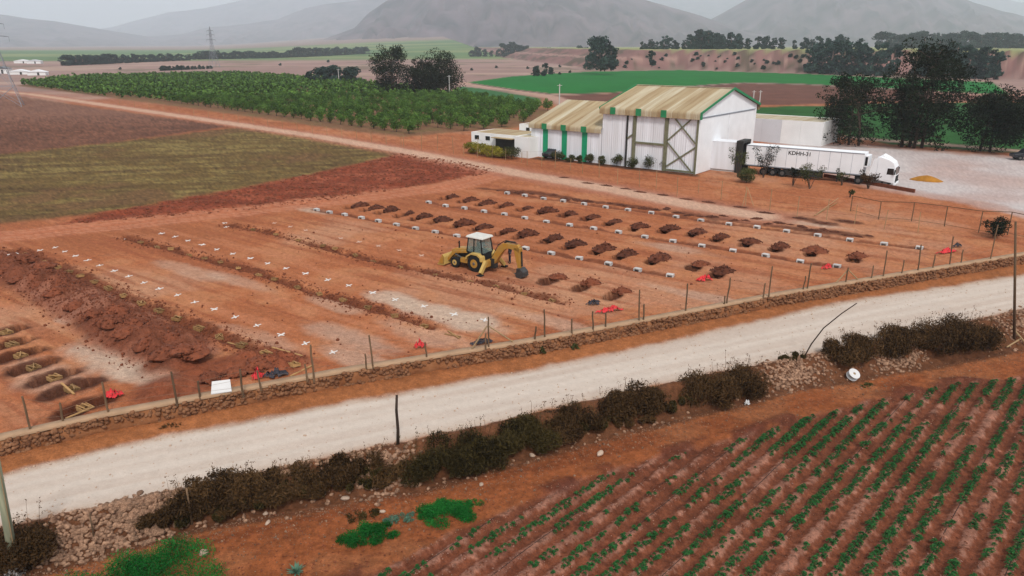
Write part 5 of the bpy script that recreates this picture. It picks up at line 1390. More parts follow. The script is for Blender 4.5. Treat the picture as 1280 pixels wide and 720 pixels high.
    for k in range(4): MB().box((-3.5, -.27 + .18 * k, .3), (.22, .06, .05)).build('bucket_tooth', M['bucket_steel'], t)
    for k, yy in enumerate((-.08, .08)): MB().tube([(-1.1, yy, 1.2), (-1.75, yy, 2.35), (-2.4, yy, 2.75), (-3.3, yy, 2.72), (-3.85, yy, 2.4)], .025, 5).build('hose', M['black'], t)
    MB().tube([(-2.5, 0, 2.7), (-3.3, 0, 2.74)], .07, 8).build('dipper_cylinder', M['dark_steel'], t)
    MB().box((1.45, 0, 1.12), (1.1, .98, .34)).build('engine_side', M['black'], t)
    for y in (-.35, .35): MB().prism([(-3.7, .74), (-4.0, .78), (-4.28, .53), (-4.3, .2), (-4.03, .06), (-3.6, .2)], y - .015, y + .015).build('bucket_cheek', M['bucket_steel'], t)
    tag(t, 'yellow backhoe loader with white cab roof working on the burial plot', 'backhoe')
def cabglass():
    m, nt, b = newmat('cab_glass'); b.inputs['Base Color'].default_value = (*lin(150, 176, 170), 1)
    b.inputs['Roughness'].default_value = .05; b.inputs['Alpha'].default_value = .28; b.inputs['Specular IOR Level'].default_value = .8
    return m
M['cabglass'] = cabglass()
build_backhoe()
# ------------------------------------------------------------------ people
def clothmat(name, stops):                     # colour bands of clothing by height on the body
    m, nt, b = newmat(name); N, L = nt.nodes, nt.links
    tc = N.new('ShaderNodeTexCoord'); sp = N.new('ShaderNodeSeparateXYZ'); rp = N.new('ShaderNodeValToRGB'); mr = N.new('ShaderNodeMapRange'); mr.inputs[2].default_value = 2.0
    L.new(tc.outputs['Object'], sp.inputs[0]); L.new(sp.outputs[2], mr.inputs[0]); L.new(mr.outputs[0], rp.inputs[0])
    cr = rp.color_ramp; cr.interpolation = 'CONSTANT'
    cr.elements[0].position = 0; cr.elements[0].color = (*stops[0][1], 1); cr.elements[1].position = stops[1][0] / 2; cr.elements[1].color = (*stops[1][1], 1)
    for z, c in stops[2:]:
        e = cr.elements.new(z / 2); e.color = (*c, 1)
    L.new(rp.outputs[0], b.inputs['Base Color']); b.inputs['Roughness'].default_value = .9
    return m
def person(loc, rz, joints, bones, rad, mat_, lab, hat=None, hands=()):
    m = bpy.data.meshes.new('person'); keys = list(joints)
    m.from_pydata([joints[k] for k in keys], [(keys.index(a), keys.index(b)) for a, b in bones], []); m.update()
    m.materials.append(mat_)
    o = link('person', m); o.location = loc; o.rotation_euler = (0, 0, rz)
    sk = o.modifiers.new('skin', 'SKIN'); sk.use_smooth_shade = True
    if not m.skin_vertices: m.skin_vertices.new() if hasattr(m.skin_vertices, 'new') else None
    for i, k in enumerate(keys):
        if m.skin_vertices:
            v = m.skin_vertices[0].data[i]; v.radius = rad[k]; v.use_root = (k == 'pelvis')
    sb = o.modifiers.new('sub', 'SUBSURF'); sb.levels = 1; sb.render_levels = 2
    skin = M['skin']
    for (hp, d) in hands:
        b = MB(); hp = Vector(hp); d = Vector(d).normalized(); s = d.cross(Vector((0, 1, 0.2))).normalized(); n = d.cross(s)
        b.tube([hp - d * .02, hp + d * .045, hp + d * .09], [.03, .04, .036], 6)
        for i in range(4):
            q = hp + d * .085 + s * (i - 1.5) * .019
            b.tube([q, q + d * (.045 - .005 * abs(i - 1)) + n * .008, q + d * (.075 - .008 * abs(i - 1)) + n * .025], [.009, .0085, .007], 5)
        q = hp + d * .03 + s * .04; b.tube([q, q + d * .03 + s * .025, q + d * .06 + s * .03 + n * .01], [.011, .01, .008], 5)
        b.build('hand', skin, o, True)
    if hat is not None:
        hz_, hm = hat
        h = joints['head_top']
        V = ICO2_V[ICO2_V[:, 2] > -.3]; 
        b = MB(); b.tube([(h[0], h[1], h[2] - .05), (h[0], h[1], h[2] + .0), (h[0], h[1], h[2] + .06), (h[0], h[1], h[2] + .085)], [.125, .12, .09, .03], 12)
        b.build('helmet', hm, o, True)
        b = MB(); fx = h[0] + .1
        b.tube([(fx, h[1], h[2] - .13), (fx + .035, h[1], h[2] - .16)], [.012, .018], 6); b.build('nose', skin, o, True)
    tag(o, lab, 'person'); return o
M['skin'] = mat('skin', lin(150, 104, 80), .7, .05, 3)
stand = dict(pelvis=(0, 0, .95), chest=(0, 0, 1.3), neck=(0, 0, 1.5), head=(.02, 0, 1.6), head_top=(.02, 0, 1.72), hipL=(0, .1, .9), kneeL=(.03, .12, .5), ankL=(0, .13, .09), toeL=(.16, .14, .04), hipR=(0, -.1, .9), kneeR=(.03, -.12, .5), ankR=(0, -.13, .09), toeR=(.16, -.14, .04),
             shL=(0, .2, 1.42), elL=(-.03, .27, 1.14), wrL=(.06, .28, .88), shR=(0, -.2, 1.42), elR=(-.03, -.27, 1.14), wrR=(.06, -.28, .88))
bones = [('pelvis', 'chest'), ('chest', 'neck'), ('neck', 'head'), ('head', 'head_top'), ('pelvis', 'hipL'), ('hipL', 'kneeL'), ('kneeL', 'ankL'), ('ankL', 'toeL'), ('pelvis', 'hipR'), ('hipR', 'kneeR'), ('kneeR', 'ankR'), ('ankR', 'toeR'), ('chest', 'shL'), ('shL', 'elL'), ('elL', 'wrL'), ('chest', 'shR'), ('shR', 'elR'), ('elR', 'wrR')]
def two(a, b=None): return (a, b if b else a)
rad = {k: two(.06) for k in stand}
rad.update(pelvis=(.15, .11), chest=(.17, .12), neck=two(.06), head=two(.085), head_top=two(.07), hipL=two(.09), hipR=two(.09), kneeL=two(.06), kneeR=two(.06), ankL=two(.045), ankR=two(.045), toeL=two(.04), toeR=two(.04), shL=two(.065), shR=two(.065), elL=two(.047), elR=two(.047), wrL=two(.035), wrR=two(.035))
navy = lin(38, 40, 54); 
P1 = person(tuple(G(637.5, 329)), R(200), stand, bones, rad, clothmat('dark_work_clothes', [(0, lin(40, 34, 30)), (.12, lin(36, 40, 58)), (.93, lin(92, 96, 108)), (.98, navy), (1.5, lin(150, 104, 80))]), 'standing person in dark work clothes behind the backhoe boom', (1.72, M['yellow_pale']), (((.06, .28, .86), (.1, 0, -1)), ((.06, -.28, .86), (.1, 0, -1))))
sit = {k: list(v) for k, v in stand.items()}
for k in sit: sit[k][2] -= .25
sit['kneeL'] = [-.42, .14, .68]; sit['ankL'] = [-.5, .15, .26]; sit['toeL'] = [-.62, .15, .22]; sit['kneeR'] = [-.42, -.14, .68]; sit['ankR'] = [-.5, -.15, .26]; sit['toeR'] = [-.62, -.15, .22]
sit['elL'] = [-.15, .27, .95]; sit['wrL'] = [-.38, .2, 1.0]; sit['elR'] = [-.15, -.27, .95]; sit['wrR'] = [-.38, -.2, 1.0]; sit['head'][0] = -.03; sit['head_top'][0] = -.03
sit = {k: tuple(v) for k, v in sit.items()}
bl = bpy.data.objects['backhoe_loader']
person(tuple(bl.matrix_basis @ Vector((.0, 0, 1.0))), R(144), sit, bones, rad, clothmat('pale_shirt', [(0, lin(44, 46, 60)), (.8, lin(190, 200, 204)), (1.26, lin(150, 104, 80))]), 'seated operator in a pale shirt inside the backhoe cab', (1.4, M['white']), (((-.38, .2, 1.0), (-1, 0, 0)), ((-.38, -.2, 1.0), (-1, 0, 0))))
# ================================================================== BURIAL PLOT
def rowthings(pts, fn, lab):
    pts = sorted(pts)
    for i, (x, y) in enumerate(pts): fn(i, x, y, lab % nth(i))
BLK = [MB().box((0, 0, .14), (.52, .42, .34), None, .015, .015) for _ in range(1)]
def niche_mesh():                                      # concrete block with a recessed dark face
    b = MB(); w, d, h = .26, .2, .27
    b.box((0, 0, h - .03), (2 * w, 2 * d, .06)); b.box((-w + .04, 0, (h - .062) / 2), (.08, 2 * d - .004, h - .064)); b.box((w - .04, 0, (h - .062) / 2), (.08, 2 * d - .004, h - .064)); b.box((0, .1, (h - .062) / 2), (2 * w - .164, .1, h - .066))
    return b.mesh('concrete_block', M['concrete'])
NICHE = niche_mesh()
def block(i, x, y, lab, grp):
    p = GT(x, y + 1.5); o = link('concrete_block', NICHE); o.location = (p[0], p[1], p[2] - .02); o.rotation_euler = (rng.normal(0, .03), rng.normal(0, .03), ROWDIR + rng.normal(0, .1)); o.scale = (1.08, 1.08, 1.1)
    tag(o, lab, 'block', grp)
for L, nm in ((BLOCK_A, 'nearest'), (BLOCK_B, 'middle'), (BLOCK_C, 'farthest')):
    rowthings(L, lambda i, x, y, lab: block(i, x, y, lab, 'white concrete blocks on the burial plot'), '%s white concrete block from the left in the ' + nm + ' block row')
MOUNDS = [heap_mesh('soil_mound', 700 + i, 1.9, 1.3, .42, 'mound', .9) for i in range(8)]
def crumbly(m, seed, L, W, Hh):                       # clods lying over and round the mound
    rs = np.random.default_rng(seed); n = 60; a = rs.uniform(0, 6.28, n); q = np.sqrt(rs.random(n)) * 1.15
    V0 = np.empty(len(m.vertices) * 3, np.float32); m.vertices.foreach_get('co', V0); V0 = V0.reshape(-1, 3)
    F0 = ICO3_F
    x, y = np.cos(a) * q * L / 2, np.sin(a) * q * W / 2; top = V0[V0[:, 2] > -.05]
    z = np.array([top[np.argmin((top[:, 0] - i) ** 2 + (top[:, 1] - j) ** 2), 2] if k < .95 else .02 for i, j, k in zip(x, y, q)])
    sz = rs.uniform(.03, .1, n)
    V1, F1 = replicate(ICO_V * (1 + .2 * rs.normal(size=(12, 1))), ICO_F, np.stack([x, y, z + sz * .2], -1), sz, a)
    return mesh_np('soil_mound', np.concatenate([V0, V1]), np.concatenate([F0, F1 + len(V0)]), m.materials[0])
MOUNDS = [crumbly(m, 740 + i, 1.9, 1.3, .4) for i, m in enumerate(MOUNDS)]
MOUNDS_DRY = [crumbly(heap_mesh('soil_mound', 720 + i, 2.1, 1.5, .4, 'mound_dry', .8), 760 + i, 2.1, 1.5, .4) for i in range(3)]
def mound(i, x, y, lab, grp, dry=False):
    p = GT(x, y + 1); o = link('soil_mound', (MOUNDS_DRY if dry else MOUNDS)[(i * 3 + int(x)) % (3 if dry else 8)])
    s = rng.uniform(.7, 1.2); o.location = (p[0], p[1], p[2] - .02); o.rotation_euler = (0, 0, R(10) + rng.normal(0, .4)); o.scale = (s, s * rng.uniform(.85, 1.15), s * rng.uniform(.85, 1.2))
    tag(o, lab, 'soil mound', grp)
rowthings(MOUND_AB, lambda i, x, y, lab: mound(i, x, y, lab, 'soil mounds beside open graves', i in (15,)), '%s dark soil mound from the left in the row behind the backhoe')
rowthings(MOUND_BC, lambda i, x, y, lab: mound(i, x, y, lab, 'soil mounds beside open graves', i in (15, 16)), '%s dark soil mound from the left in the farthest mound row')
rowthings(MOUND_F, lambda i, x, y, lab: mound(i, x, y, lab, 'soil mounds beside open graves', True), '%s soil mound from the left right of the digging bucket')
# loose soil thrown up along the farthest block row
RC = []
for i in range(34):
    f = i / 33; x = 622 + f * 465; y = 238.0 + f * 57 + rng.normal(0, 1.6); RC.append((x, y))
for i, (x, y) in enumerate(RC):
    p = GT(x, y); o = link('soil_mound', MOUNDS[i % 8]); s = rng.uniform(.35, .75); o.location = (p[0], p[1], p[2] - .03); o.scale = (s * 1.3, s, s * .7); o.rotation_euler = (0, 0, ROWDIR + rng.normal(0, .5))
    tag(o, nth(i) + ' low lump of dark loose soil from the left behind the farthest block row', 'soil mound', 'loose soil along the farthest block row')
for i, (x, y) in enumerate(PATCH_D):
    p = GT(x, y); o = link('soil_mound', MOUNDS[(i + 3) % 8]); o.location = (p[0], p[1], p[2] - .03); o.scale = (1.0, .65, .3); o.rotation_euler = (0, 0, ROWDIR)
    tag(o, nth(i) + ' flat dark soil patch from the left near the shed fence', 'soil mound', 'flat soil patches near the shed fence')
# tipped loads of soil that make up the long spoil heap
LOADS = [(6, 338), (14, 326), (26, 346), (34, 333), (48, 357), (54, 343), (70, 366), (76, 352), (94, 378), (98, 362), (116, 391), (122, 374), (138, 405), (144, 386), (162, 418), (166, 398), (186, 430), (190, 411), (208, 442), (214, 424), (232, 452), (240, 438), (262, 470), (292, 462), (322, 456)]
for i, (x, y) in enumerate(LOADS):
    p = GT(x, y); o = link('soil_mound', MOUNDS_DRY[i % 3]); s = rng.uniform(.6, .98); o.location = (p[0], p[1], p[2] - .08); o.scale = (s, s * 1.15, s * rng.uniform(.9, 1.4)); o.rotation_euler = (0, 0, rng.uniform(0, 6))
    tag(o, nth(i) + ' rough tipped soil lump from the left along the long spoil heap', 'soil mound', 'tipped soil lumps of the spoil heap')
# lime crosses
def cross_mesh(seed, arm=.27):
    rs = np.random.default_rng(seed); b = MB()
    for a in (45, -45):
        c, s = math.cos(R(a + rs.normal(0, 8))), math.sin(R(a + rs.normal(0, 8))); n = 6; V, F = [], []
        for i in range(n + 1):
            u = (i / n * 2 - 1) * arm * rs.uniform(.92, 1.08); w = .055 * rs.uniform(.6, 1.4)
            for q, z in ((-w, 0), (-w * .5, .02), (w * .5, .02), (w, 0)): V.append((u * c - q * s, u * s + q * c, z + (.004 if a < 0 else 0)))
        F = [(i * 4 + j, (i + 1) * 4 + j, (i + 1) * 4 + j + 1, i * 4 + j + 1) for i in range(n) for j in range(3)]
        b.add(V, F)
    return b
XM = [cross_mesh(800 + i).mesh('lime_cross', M['chalk']) for i in range(5)]
XW = [cross_mesh(820 + i).mesh('lime_cross', M['chalk_worn']) for i in range(3)]
def cross(i, x, y, lab, worn=False, sc=1.0):
    p = GT(x, y); o = link('lime_cross', (XW if worn else XM)[i % 3]); o.location = (p[0], p[1], p[2] + .012); o.rotation_euler = (0, 0, rng.normal(R(10), .2)); o.scale = (sc, sc * 1.25, 1)
    # follow the slope of the ground a little
    tag(o, lab, 'ground mark', 'lime crosses marking grave plots')
CX1 = [(50, 313), (69, 309.5), (81, 314.6), (94.5, 320), (109.5, 325.5), (124.6, 332), (143, 338.7), (161, 345.5), (180, 353.6), (199.4, 361), (222, 369), (243.5, 378), (268, 386.6), (294, 396.5), (321.5, 407), (351.5, 418.5), (382, 429.5), (416.6, 440.5)]
CX2 = [(202, 292), (219, 296), (235, 301), (253, 306), (271, 312), (291, 317.4), (313, 323), (334.6, 329.4), (357.5, 335.6), (382, 342), (409.6, 350), (436, 357), (466, 366), (494, 374.7), (530, 383), (567.6, 393), (606, 400)]
CX3 = [(343, 279), (363, 283.5), (382, 288), (426, 298), (449, 302.5), (473, 307.5), (499, 313), (527, 319.5)]
rowthings(CX1, lambda i, x, y, lab: cross(i, x, y, lab), '%s white lime cross from the left in the nearest cross row')
rowthings(CX2, lambda i, x, y, lab: cross(i, x, y, lab, False, 1.1), '%s white lime cross from the left in the middle cross row')
rowthings(CX3, lambda i, x, y, lab: cross(i, x, y, lab, True), '%s worn faint lime cross from the left in front of the nearest blocks')
for i, (x, y, lab) in enumerate(((9, 322, 'white lime cross at the left picture edge beside the heap'), (21, 313, 'white lime cross at the upper end of the spoil heap'), (156, 296, 'white mark at the upper end of the middle trench'), (281, 279, 'upper white mark at the end of the trench in front of the backhoe'), (283, 284, 'lower white mark at the end of the trench in front of the backhoe'))):
    cross(i, x, y, lab)
# timber forms standing in the trenches
def form_mesh(seed):
    rs = np.random.default_rng(seed); b = MB(); L, W, h = .62, .42, .2
    for y in (-W / 2, W / 2): b.box((0, y, h / 2 + rs.normal(0, .02)), (L, .035, h))
    for x in (-L / 2 + .05, L / 2 - .05): b.box((x, 0, h / 2 + .01), (.035, W - .04, h * .9))
    for k in range(2):
        a = rs.uniform(-.5, .5); b.bar((-.35, rs.uniform(-.2, .2), h + .02), (.35, rs.uniform(-.2, .2), h + .05), .05, .025)
    return b.mesh('timber_form', M['timber'])
FM = [form_mesh(840 + i) for i in range(5)]
def form(i, x, y, lab, sc=1.0, rz=0):
    p = GT(x, y + 1); o = link('timber_form', FM[i % 5]); o.location = (p[0], p[1], p[2] + .05); o.rotation_euler = (rng.normal(0, .08), rng.normal(0, .08), ROWDIR + rng.normal(0, .35) + rz); o.scale = (sc, sc, sc)
    tag(o, lab, 'timber form', 'timber forms in the trenches')
F1 = [(30, 316), (56, 325.5), (71, 331), (86, 339), (100.6, 346.4), (118.7, 353.7), (136, 362), (155, 372), (177, 381), (198.6, 389), (222, 400), (249, 410), (274, 420), (302.5, 430.6), (332.5, 445), (368, 458)]
F2 = [(176, 302), (196, 307), (214, 312), (236, 317), (256, 323), (276, 329.6), (298, 335.6), (323, 341.6), (344, 350), (371.6, 357.8), (399, 364.7), (429, 376), (460, 384.5), (493, 395), (530, 405)]
F3 = [(316, 285), (345, 292), (373, 299), (404, 307), (419, 311), (444, 318), (466, 325), (500, 333), (545, 341), (587.5, 349), (620, 356), (655.5, 365), (690, 375)]
rowthings(F1, lambda i, x, y, lab: form(i, x, y, lab, 1.0), '%s yellow timber form from the left beside the spoil heap')
rowthings(F2, lambda i, x, y, lab: form(i, x, y, lab, .8), '%s timber form from the left in the trench between the cross rows')
rowthings(F3, lambda i, x, y, lab: form(i, x, y, lab, .72), '%s timber form from the left in the trench nearest the backhoe')
for i, (x, y) in enumerate(PITS):
    p = G(x, y); o = link('timber_form', FM[i % 5]); o.location = (p[0], p[1], -.16); o.rotation_euler = (0, 0, ROWDIR + .05); o.scale = (1.15, 1.15, 1.1)
    tag(o, nth(i) + ' timber form from the top inside the open graves at lower left', 'timber form', 'timber forms in the open graves')
# loose planks
for i, (a, b, lab) in enumerate((((340, 435), (378, 446), 'long plank lying at the end of the nearest cross row'), ((82, 524), (118, 510), 'pale plank laid along the lowest open grave'), ((78, 484), (93, 495), 'plank lying across the sixth open grave'), ((363, 471), (392, 457), 'plank beside the dark netting near the wall'), ((556, 418), (576, 422), 'first loose board of the plank pile by the braced post'), ((560, 414), (574, 424), 'second loose board of the plank pile by the braced post'), ((1046, 254), (1018, 270), 'leaning stray pole by the shed fence'), ((284, 424), (300, 432), 'thin plank in the trench end beside the timber forms'))):
    A, B = GT(*a), GT(*b)
    o = MB().bar((0, 0, .04), tuple(B - A + [0, 0, .06]), .11, .04).build('plank', M['timber']); o.location = A; tag(o, lab, 'plank')
# netting heaps
def crumple(seed, L, W, Hh, matn, name):
    rs = np.random.default_rng(seed); n, k = 22, 14
    u, v = np.meshgrid(np.linspace(-1, 1, n), np.linspace(-1, 1, k), indexing='ij')
    q = np.sqrt(u ** 2 + v ** 2); x = u * L / 2 * (1 + .3 * fbm(u * 2 + seed, v * 2, 2, seed)); y = v * W / 2 * (1 + .4 * fbm(u * 2, v * 2 + seed, 2, seed + 1))
    z = .02 + Hh * 2.4 * np.clip(1.05 - q * .8, 0, 1) * (.25 + 2.2 * np.abs(fbm(u * 3.5, v * 3.5, 3, seed + 2)))
    idx = np.arange(n * k).reshape(n, k); F = np.stack([idx[:-1, :-1], idx[1:, :-1], idx[1:, 1:], idx[:-1, 1:]], -1).reshape(-1, 4)
    keep = (np.sqrt(u ** 2 + v ** 2)[:-1, :-1].ravel() + .9 * fbm(u[:-1, :-1].ravel() * 2.5, v[:-1, :-1].ravel() * 2.5, 2, seed + 5) < 1.0) & (rs.random(len(F)) > .12)
    m = mesh_np(name, np.stack([x.ravel(), y.ravel(), z.ravel()], -1), F[keep], M[matn], True); return m
for i, (x, y, L, W, Hh, mt, nm, lab, cat) in enumerate(((762, 390, 2.0, .6, .3, 'red_net', 'red_netting', 'long red netting heap by the fence right of the front mounds', 'netting'), (880, 351, 1.5, .6, .3, 'red_net', 'red_netting', 'bright red netting heap at the end of the nearest block row', 'netting'), (525, 435, .8, .5, .35, 'red_net', 'red_netting', 'red netting bundle by the fence left of the braced post', 'netting'), (322, 473, .7, .5, .35, 'red_net', 'red_netting', 'small red netting bundle beside the dark netting', 'netting'),
        (143, 497, .9, .5, .35, 'red_net', 'red_netting', 'pinkish red netting at the end of the lowest open grave', 'netting'), (1184, 316, 2.4, .6, .25, 'red_net', 'red_netting', 'red netting strewn near the right end of the plot', 'netting'), (1033, 336, 1.0, .5, .3, 'red_net', 'red_netting', 'red netting near the trestle of crossed poles', 'netting'), (345, 471, 1.3, .6, .35, 'dark_net', 'dark_netting', 'dark bluish netting heap by the fence right of the white board', 'netting'), (742, 381, 1.1, .5, .3, 'dark_net', 'dark_netting', 'dark netting heap beside the long red netting', 'netting'), (602, 430, 1.6, .5, .25, 'dark_net', 'dark_netting', 'dark wire heap behind the braced fence post', 'netting'), (1196, 309, 1.1, .5, .3, 'dark_net', 'dark_netting', 'dark tarp behind the strewn red netting on the right', 'netting'))):
    p = GT(x, y); o = link(nm, crumple(900 + i, L, W, Hh, mt, nm)); o.location = p; o.rotation_euler = (0, 0, R(24)); tag(o, lab, cat)
# white board leaning behind the wall
p = G(277, 493)
o = MB().add([(-.5, 0, .1), (.5, 0, .1), (.46, .62, .5), (-.42, .62, .52), (-.5, .02, .05), (.5, .02, .05), (.46, .64, .45), (-.42, .64, .47)], [(0, 1, 2, 3), (7, 6, 5, 4), (0, 4, 5, 1), (1, 5, 6, 2), (2, 6, 7, 3), (3, 7, 4, 0)]).build('white_board', M['tarp']); o.location = p; o.rotation_euler = (0, 0, R(20))
tag(o, 'white board propped behind the retaining wall', 'board')
# cable reel
def reel():
    p = GT(1064, 474, ZF); t = empty('cable_reel', tuple(p + [0, 0, .2]), 0, .95); t.rotation_euler = (R(34), R(12), 0)
    def disc(z): 
        b = MB(); n = 24; V, F = [], []
        for rr, zz in ((.09, z), (.36, z), (.36, z + .035), (.09, z + .035)):
            V += [(rr * math.cos(2 * math.pi * k / n), rr * math.sin(2 * math.pi * k / n), zz) for k in range(n)]
        for j in range(4):
            F += [(j * n + k, j * n + (k + 1) % n, ((j + 1) % 4) * n + (k + 1) % n, ((j + 1) % 4) * n + k) for k in range(n)]
        return b.add(V, F)
    for z in (0, .3):
        d = disc(z).build('flange', M['tarp'], t)
    MB().tube([(0, 0, .035), (0, 0, .3)], .16, 16).build('drum', M['post_pale'], t)
    tag(t, 'empty white cable reel lying at the foot of the bank', 'cable reel')
reel()
p = GT(934, 506, ZF); o = link('litter', crumple(950, .35, .22, .2, 'tarp', 'litter')); o.location = p; tag(o, 'crumpled pale plastic litter on the dirt below the spiky brush', 'litter')
# ================================================================== TREES
# big dark trees behind the yard
def big_tree(x, y, top, w, seed, lab, kind='euc', stems=1, leaf=.42, per=70, lm='leaf_euc', bm='bark'):
    p = G(x, y); h = up_height(x, y, top, 0)
    place_tree(tree_meshes(seed, h, w, kind, leaf, per, lm, bm, stems), tuple(p), lab)
big_tree(1068, 181, 92, 11.5, 1001, 'wide dark multi-stemmed tree behind the yard left of the tallest tree', 'euc', 3, per=42)
big_tree(1136, 184, 46, 12.5, 1002, 'tallest dark eucalyptus rising behind the yard', 'euc', 4, per=80)
big_tree(1243, 190, 112, 12.0, 1003, 'dark rounded tree at the right side of the yard', 'round', 2, per=75)
big_tree(1292, 165, 92, 9.0, 1004, 'dark tree cut by the right picture edge', 'round', 1)
big_tree(1045, 172, 84, 7.0, 1005, 'slim open-crowned tree at the left of the yard trees', 'euc', 1, per=40)
# dark pair beyond the orchard
big_tree(497, 119, 55, 17, 1011, 'tall dark ragged tree beyond the orchard left of a pair', 'euc', 2, .6, 75)
big_tree(548, 119, 66, 17, 1012, 'broad dark tree beyond the orchard right of a pair', 'round', 2, .6, 75)
big_tree(528, 120, 72, 11, 1013, 'dark tree filling the gap of the pair beyond the orchard', 'round', 1, .6, 60)
# far trees: a few shapes used again and again
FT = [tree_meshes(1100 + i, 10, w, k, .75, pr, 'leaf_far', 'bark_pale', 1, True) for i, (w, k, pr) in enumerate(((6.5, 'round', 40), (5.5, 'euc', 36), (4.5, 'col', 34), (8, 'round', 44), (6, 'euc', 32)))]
def far_tree(x, yb, yt, z, lab, grp, k=None, wf=1.0, D=None):
    if D is None: p = G(x, yb, z)
    else:
        p = np.array([(x - 640) / FPX * D / CP, D, z])
    lo, hi = 0, 80
    for _ in range(40):
        m = (lo + hi) / 2
        if PX((p[0], p[1], p[2] + m))[1] > yt: lo = m
        else: hi = m
    h = max(lo, 2.0); i = rng.integers(0, 5) if k is None else k
    place_tree(FT[i], (p[0], p[1], p[2] - .3), lab, grp, 'tree', rng.uniform(0, 6.28), (h / 10 * wf, h / 10 * wf, h / 10))
for i, (x, yt) in enumerate(((1014, 50), (1026, 46), (1038, 44), (1052, 46), (1066, 47), (1080, 49), (1096, 48), (1112, 50), (1150, 49), (1166, 51), (1180, 48), (1194, 51), (1207, 50), (1219, 54), (1231, 54), (1242, 60))):
    far_tree(x, 92 + i * .5, yt, 0, nth(i) + ' dark tree from the left in the row along the terrace bank', 'dark trees along the terrace bank', [1, 4, 2, 1, 4][i % 5], 1.0)
far_tree(751, 87, 42, 3, 'big dark round tree at the left end of the terrace bank', None, 3, .95)
far_tree(764, 87, 52, 3, 'dark round tree just right of the big one on the bank end', None, 0, .9)
far_tree(738, 86, 56, 1, 'smaller tree just left of the big bank-end tree', None, 4, .9)
far_tree(815, 82, 60, 6, 'single dark cone-shaped tree on the terrace slope', None, 2, 1.1)
for i, (x, yb, yt) in enumerate(((671, 95, 80), (680, 95, 76), (688, 93, 82))):
    far_tree(x, yb, yt, 0, ['left', 'middle', 'right'][i] + ' tree of the small dark trio at the green field edge', 'trio at the green field edge', [0, 2, 0][i], 1.1)
tx = [786, 795, 803, 811, 821, 834, 841, 848, 853, 861, 868, 876, 887, 896, 905, 915, 924, 933, 943, 958, 968, 977, 986, 996, 1005, 1016, 1030]
tops = [50, 47, 50, 42, 48, 48, 40, 34, 33, 36, 38, 44, 37, 46, 46, 43, 43, 45, 45, 48, 45, 47, 43, 45, 41, 44, 46]
tx2 = [v + 4.2 for v in tx]; tops2 = [t + 3 for t in tops]
for i, (x, yt) in enumerate(sorted(zip(tx + tx2[:13], tops + tops2[:13]))):
    D = 700 + 25 * (i % 3); far_tree(x, 0, yt, 14.2, nth(i) + ' dark blue-green tree from the left in the line on the terrace top', 'trees on the terrace top', [2, 0, 4, 1][i % 4], 1.15, D)
for i in range(44):
    x = 1056 + i * 5.3; yt = 36 + 5 * abs(math.sin(i * .37)) + rng.uniform(-1.5, 2.5)
    far_tree(x, 0, yt, 14, 'bluish tree of the farthest right wood behind the dark bank trees', 'farthest right wood', None, 1.25, 1000 + 30 * (i % 3))
# left lines
for i in range(38):
    x = 83 + i * 4.15; yt = 67.5 - i * .03 + rng.uniform(-1.5, 1.8); yb = 82 - i * .18
    far_tree(x, yb, yt, 0, 'blue-green tree of the far left shelter belt beyond the orchard', 'far left shelter belt', None, 1.5)
for i in range(52):
    x = 243 + i * 4.2; yt = (64 if i < 30 else 59) + rng.uniform(-2.5, 1.5); yb = 74.5 - i * .08
    far_tree(x, yb, yt, 0, 'blue-green tree of the far shelter belt left of the central mountain', 'far middle shelter belt', None, 1.5)
for i in range(14):
    far_tree(202 + i * 4.8, 88.5 - .2 * i, 81 + rng.uniform(-1, 1), 0, 'low bluish tree of the copse on the scrub plain', 'copse on the scrub plain', 0, 1.4)
for i, (x, yb, yt) in enumerate(((390, 105, 86), (399, 105, 82), (409, 105, 80), (418, 105, 79), (426, 105, 84), (437, 105, 83), (444, 105, 81))):
    far_tree(x, yb, yt, 0, nth(i) + ' tree from the left in the dark clump beyond the orchard', 'dark clump beyond the orchard', [0, 3, 1, 3, 0, 0, 3][i], 1.25)
for i, (x, yt) in enumerate(((590, 62), (598, 57), (606, 60), (614, 62), (622, 60), (631, 52), (637, 50), (643, 53), (650, 55), (658, 55), (688, 58), (727, 55), (733, 57))):
    far_tree(x, 72, yt, 0, nth(i) + ' bluish far tree from the left on the plain below the central mountain', 'far trees below the central mountain', None, 1.2)
for i, (x, yb, w) in enumerate(((150, 87, 1), (232, 92.5, 1), (322, 98, 1), (338, 97.5, 1), (373, 102, 1), (460, 108, 1), (470, 108, 1), (560, 96, 1), (700, 93, 1), (712, 91, 1), (620, 85, 1), (660, 86, 1), (590, 88, 1), (540, 90, 1), (480, 84, 1), (250, 84, 1), (350, 82, 1), (700, 84, 1), (410, 78, 1))):
    far_tree(x, yb, yb - 4, 0, nth(i) + ' low scrub bush from the left on the dry plain', 'scrub bushes on the plain', 0, 1.6)
# shrubs on the terrace bank
rsb = np.random.default_rng(77)
BSH = FT[0]
for i in range(46):
    x = rsb.uniform(775, 1275); s = rsb.uniform(4, 34); X0 = (x - 640) / FPX * 540 / CP
    y0 = float(interp_ext(np.array([X0]), TERR)[0]); X1 = (x - 640) / FPX * (y0 + s) / CP; Y1 = float(interp_ext(np.array([X1]), TERR)[0]) + s / .9
    h = rsb.uniform(1.6, 3.6); place_tree(FT[0], (X1, Y1, hz(X1, Y1) - .6), 'dark scrub bush growing on the terrace bank', 'scrub on the terrace bank', 'bank_bush', rsb.uniform(0, 6), (h / 6, h / 6, h / 11))
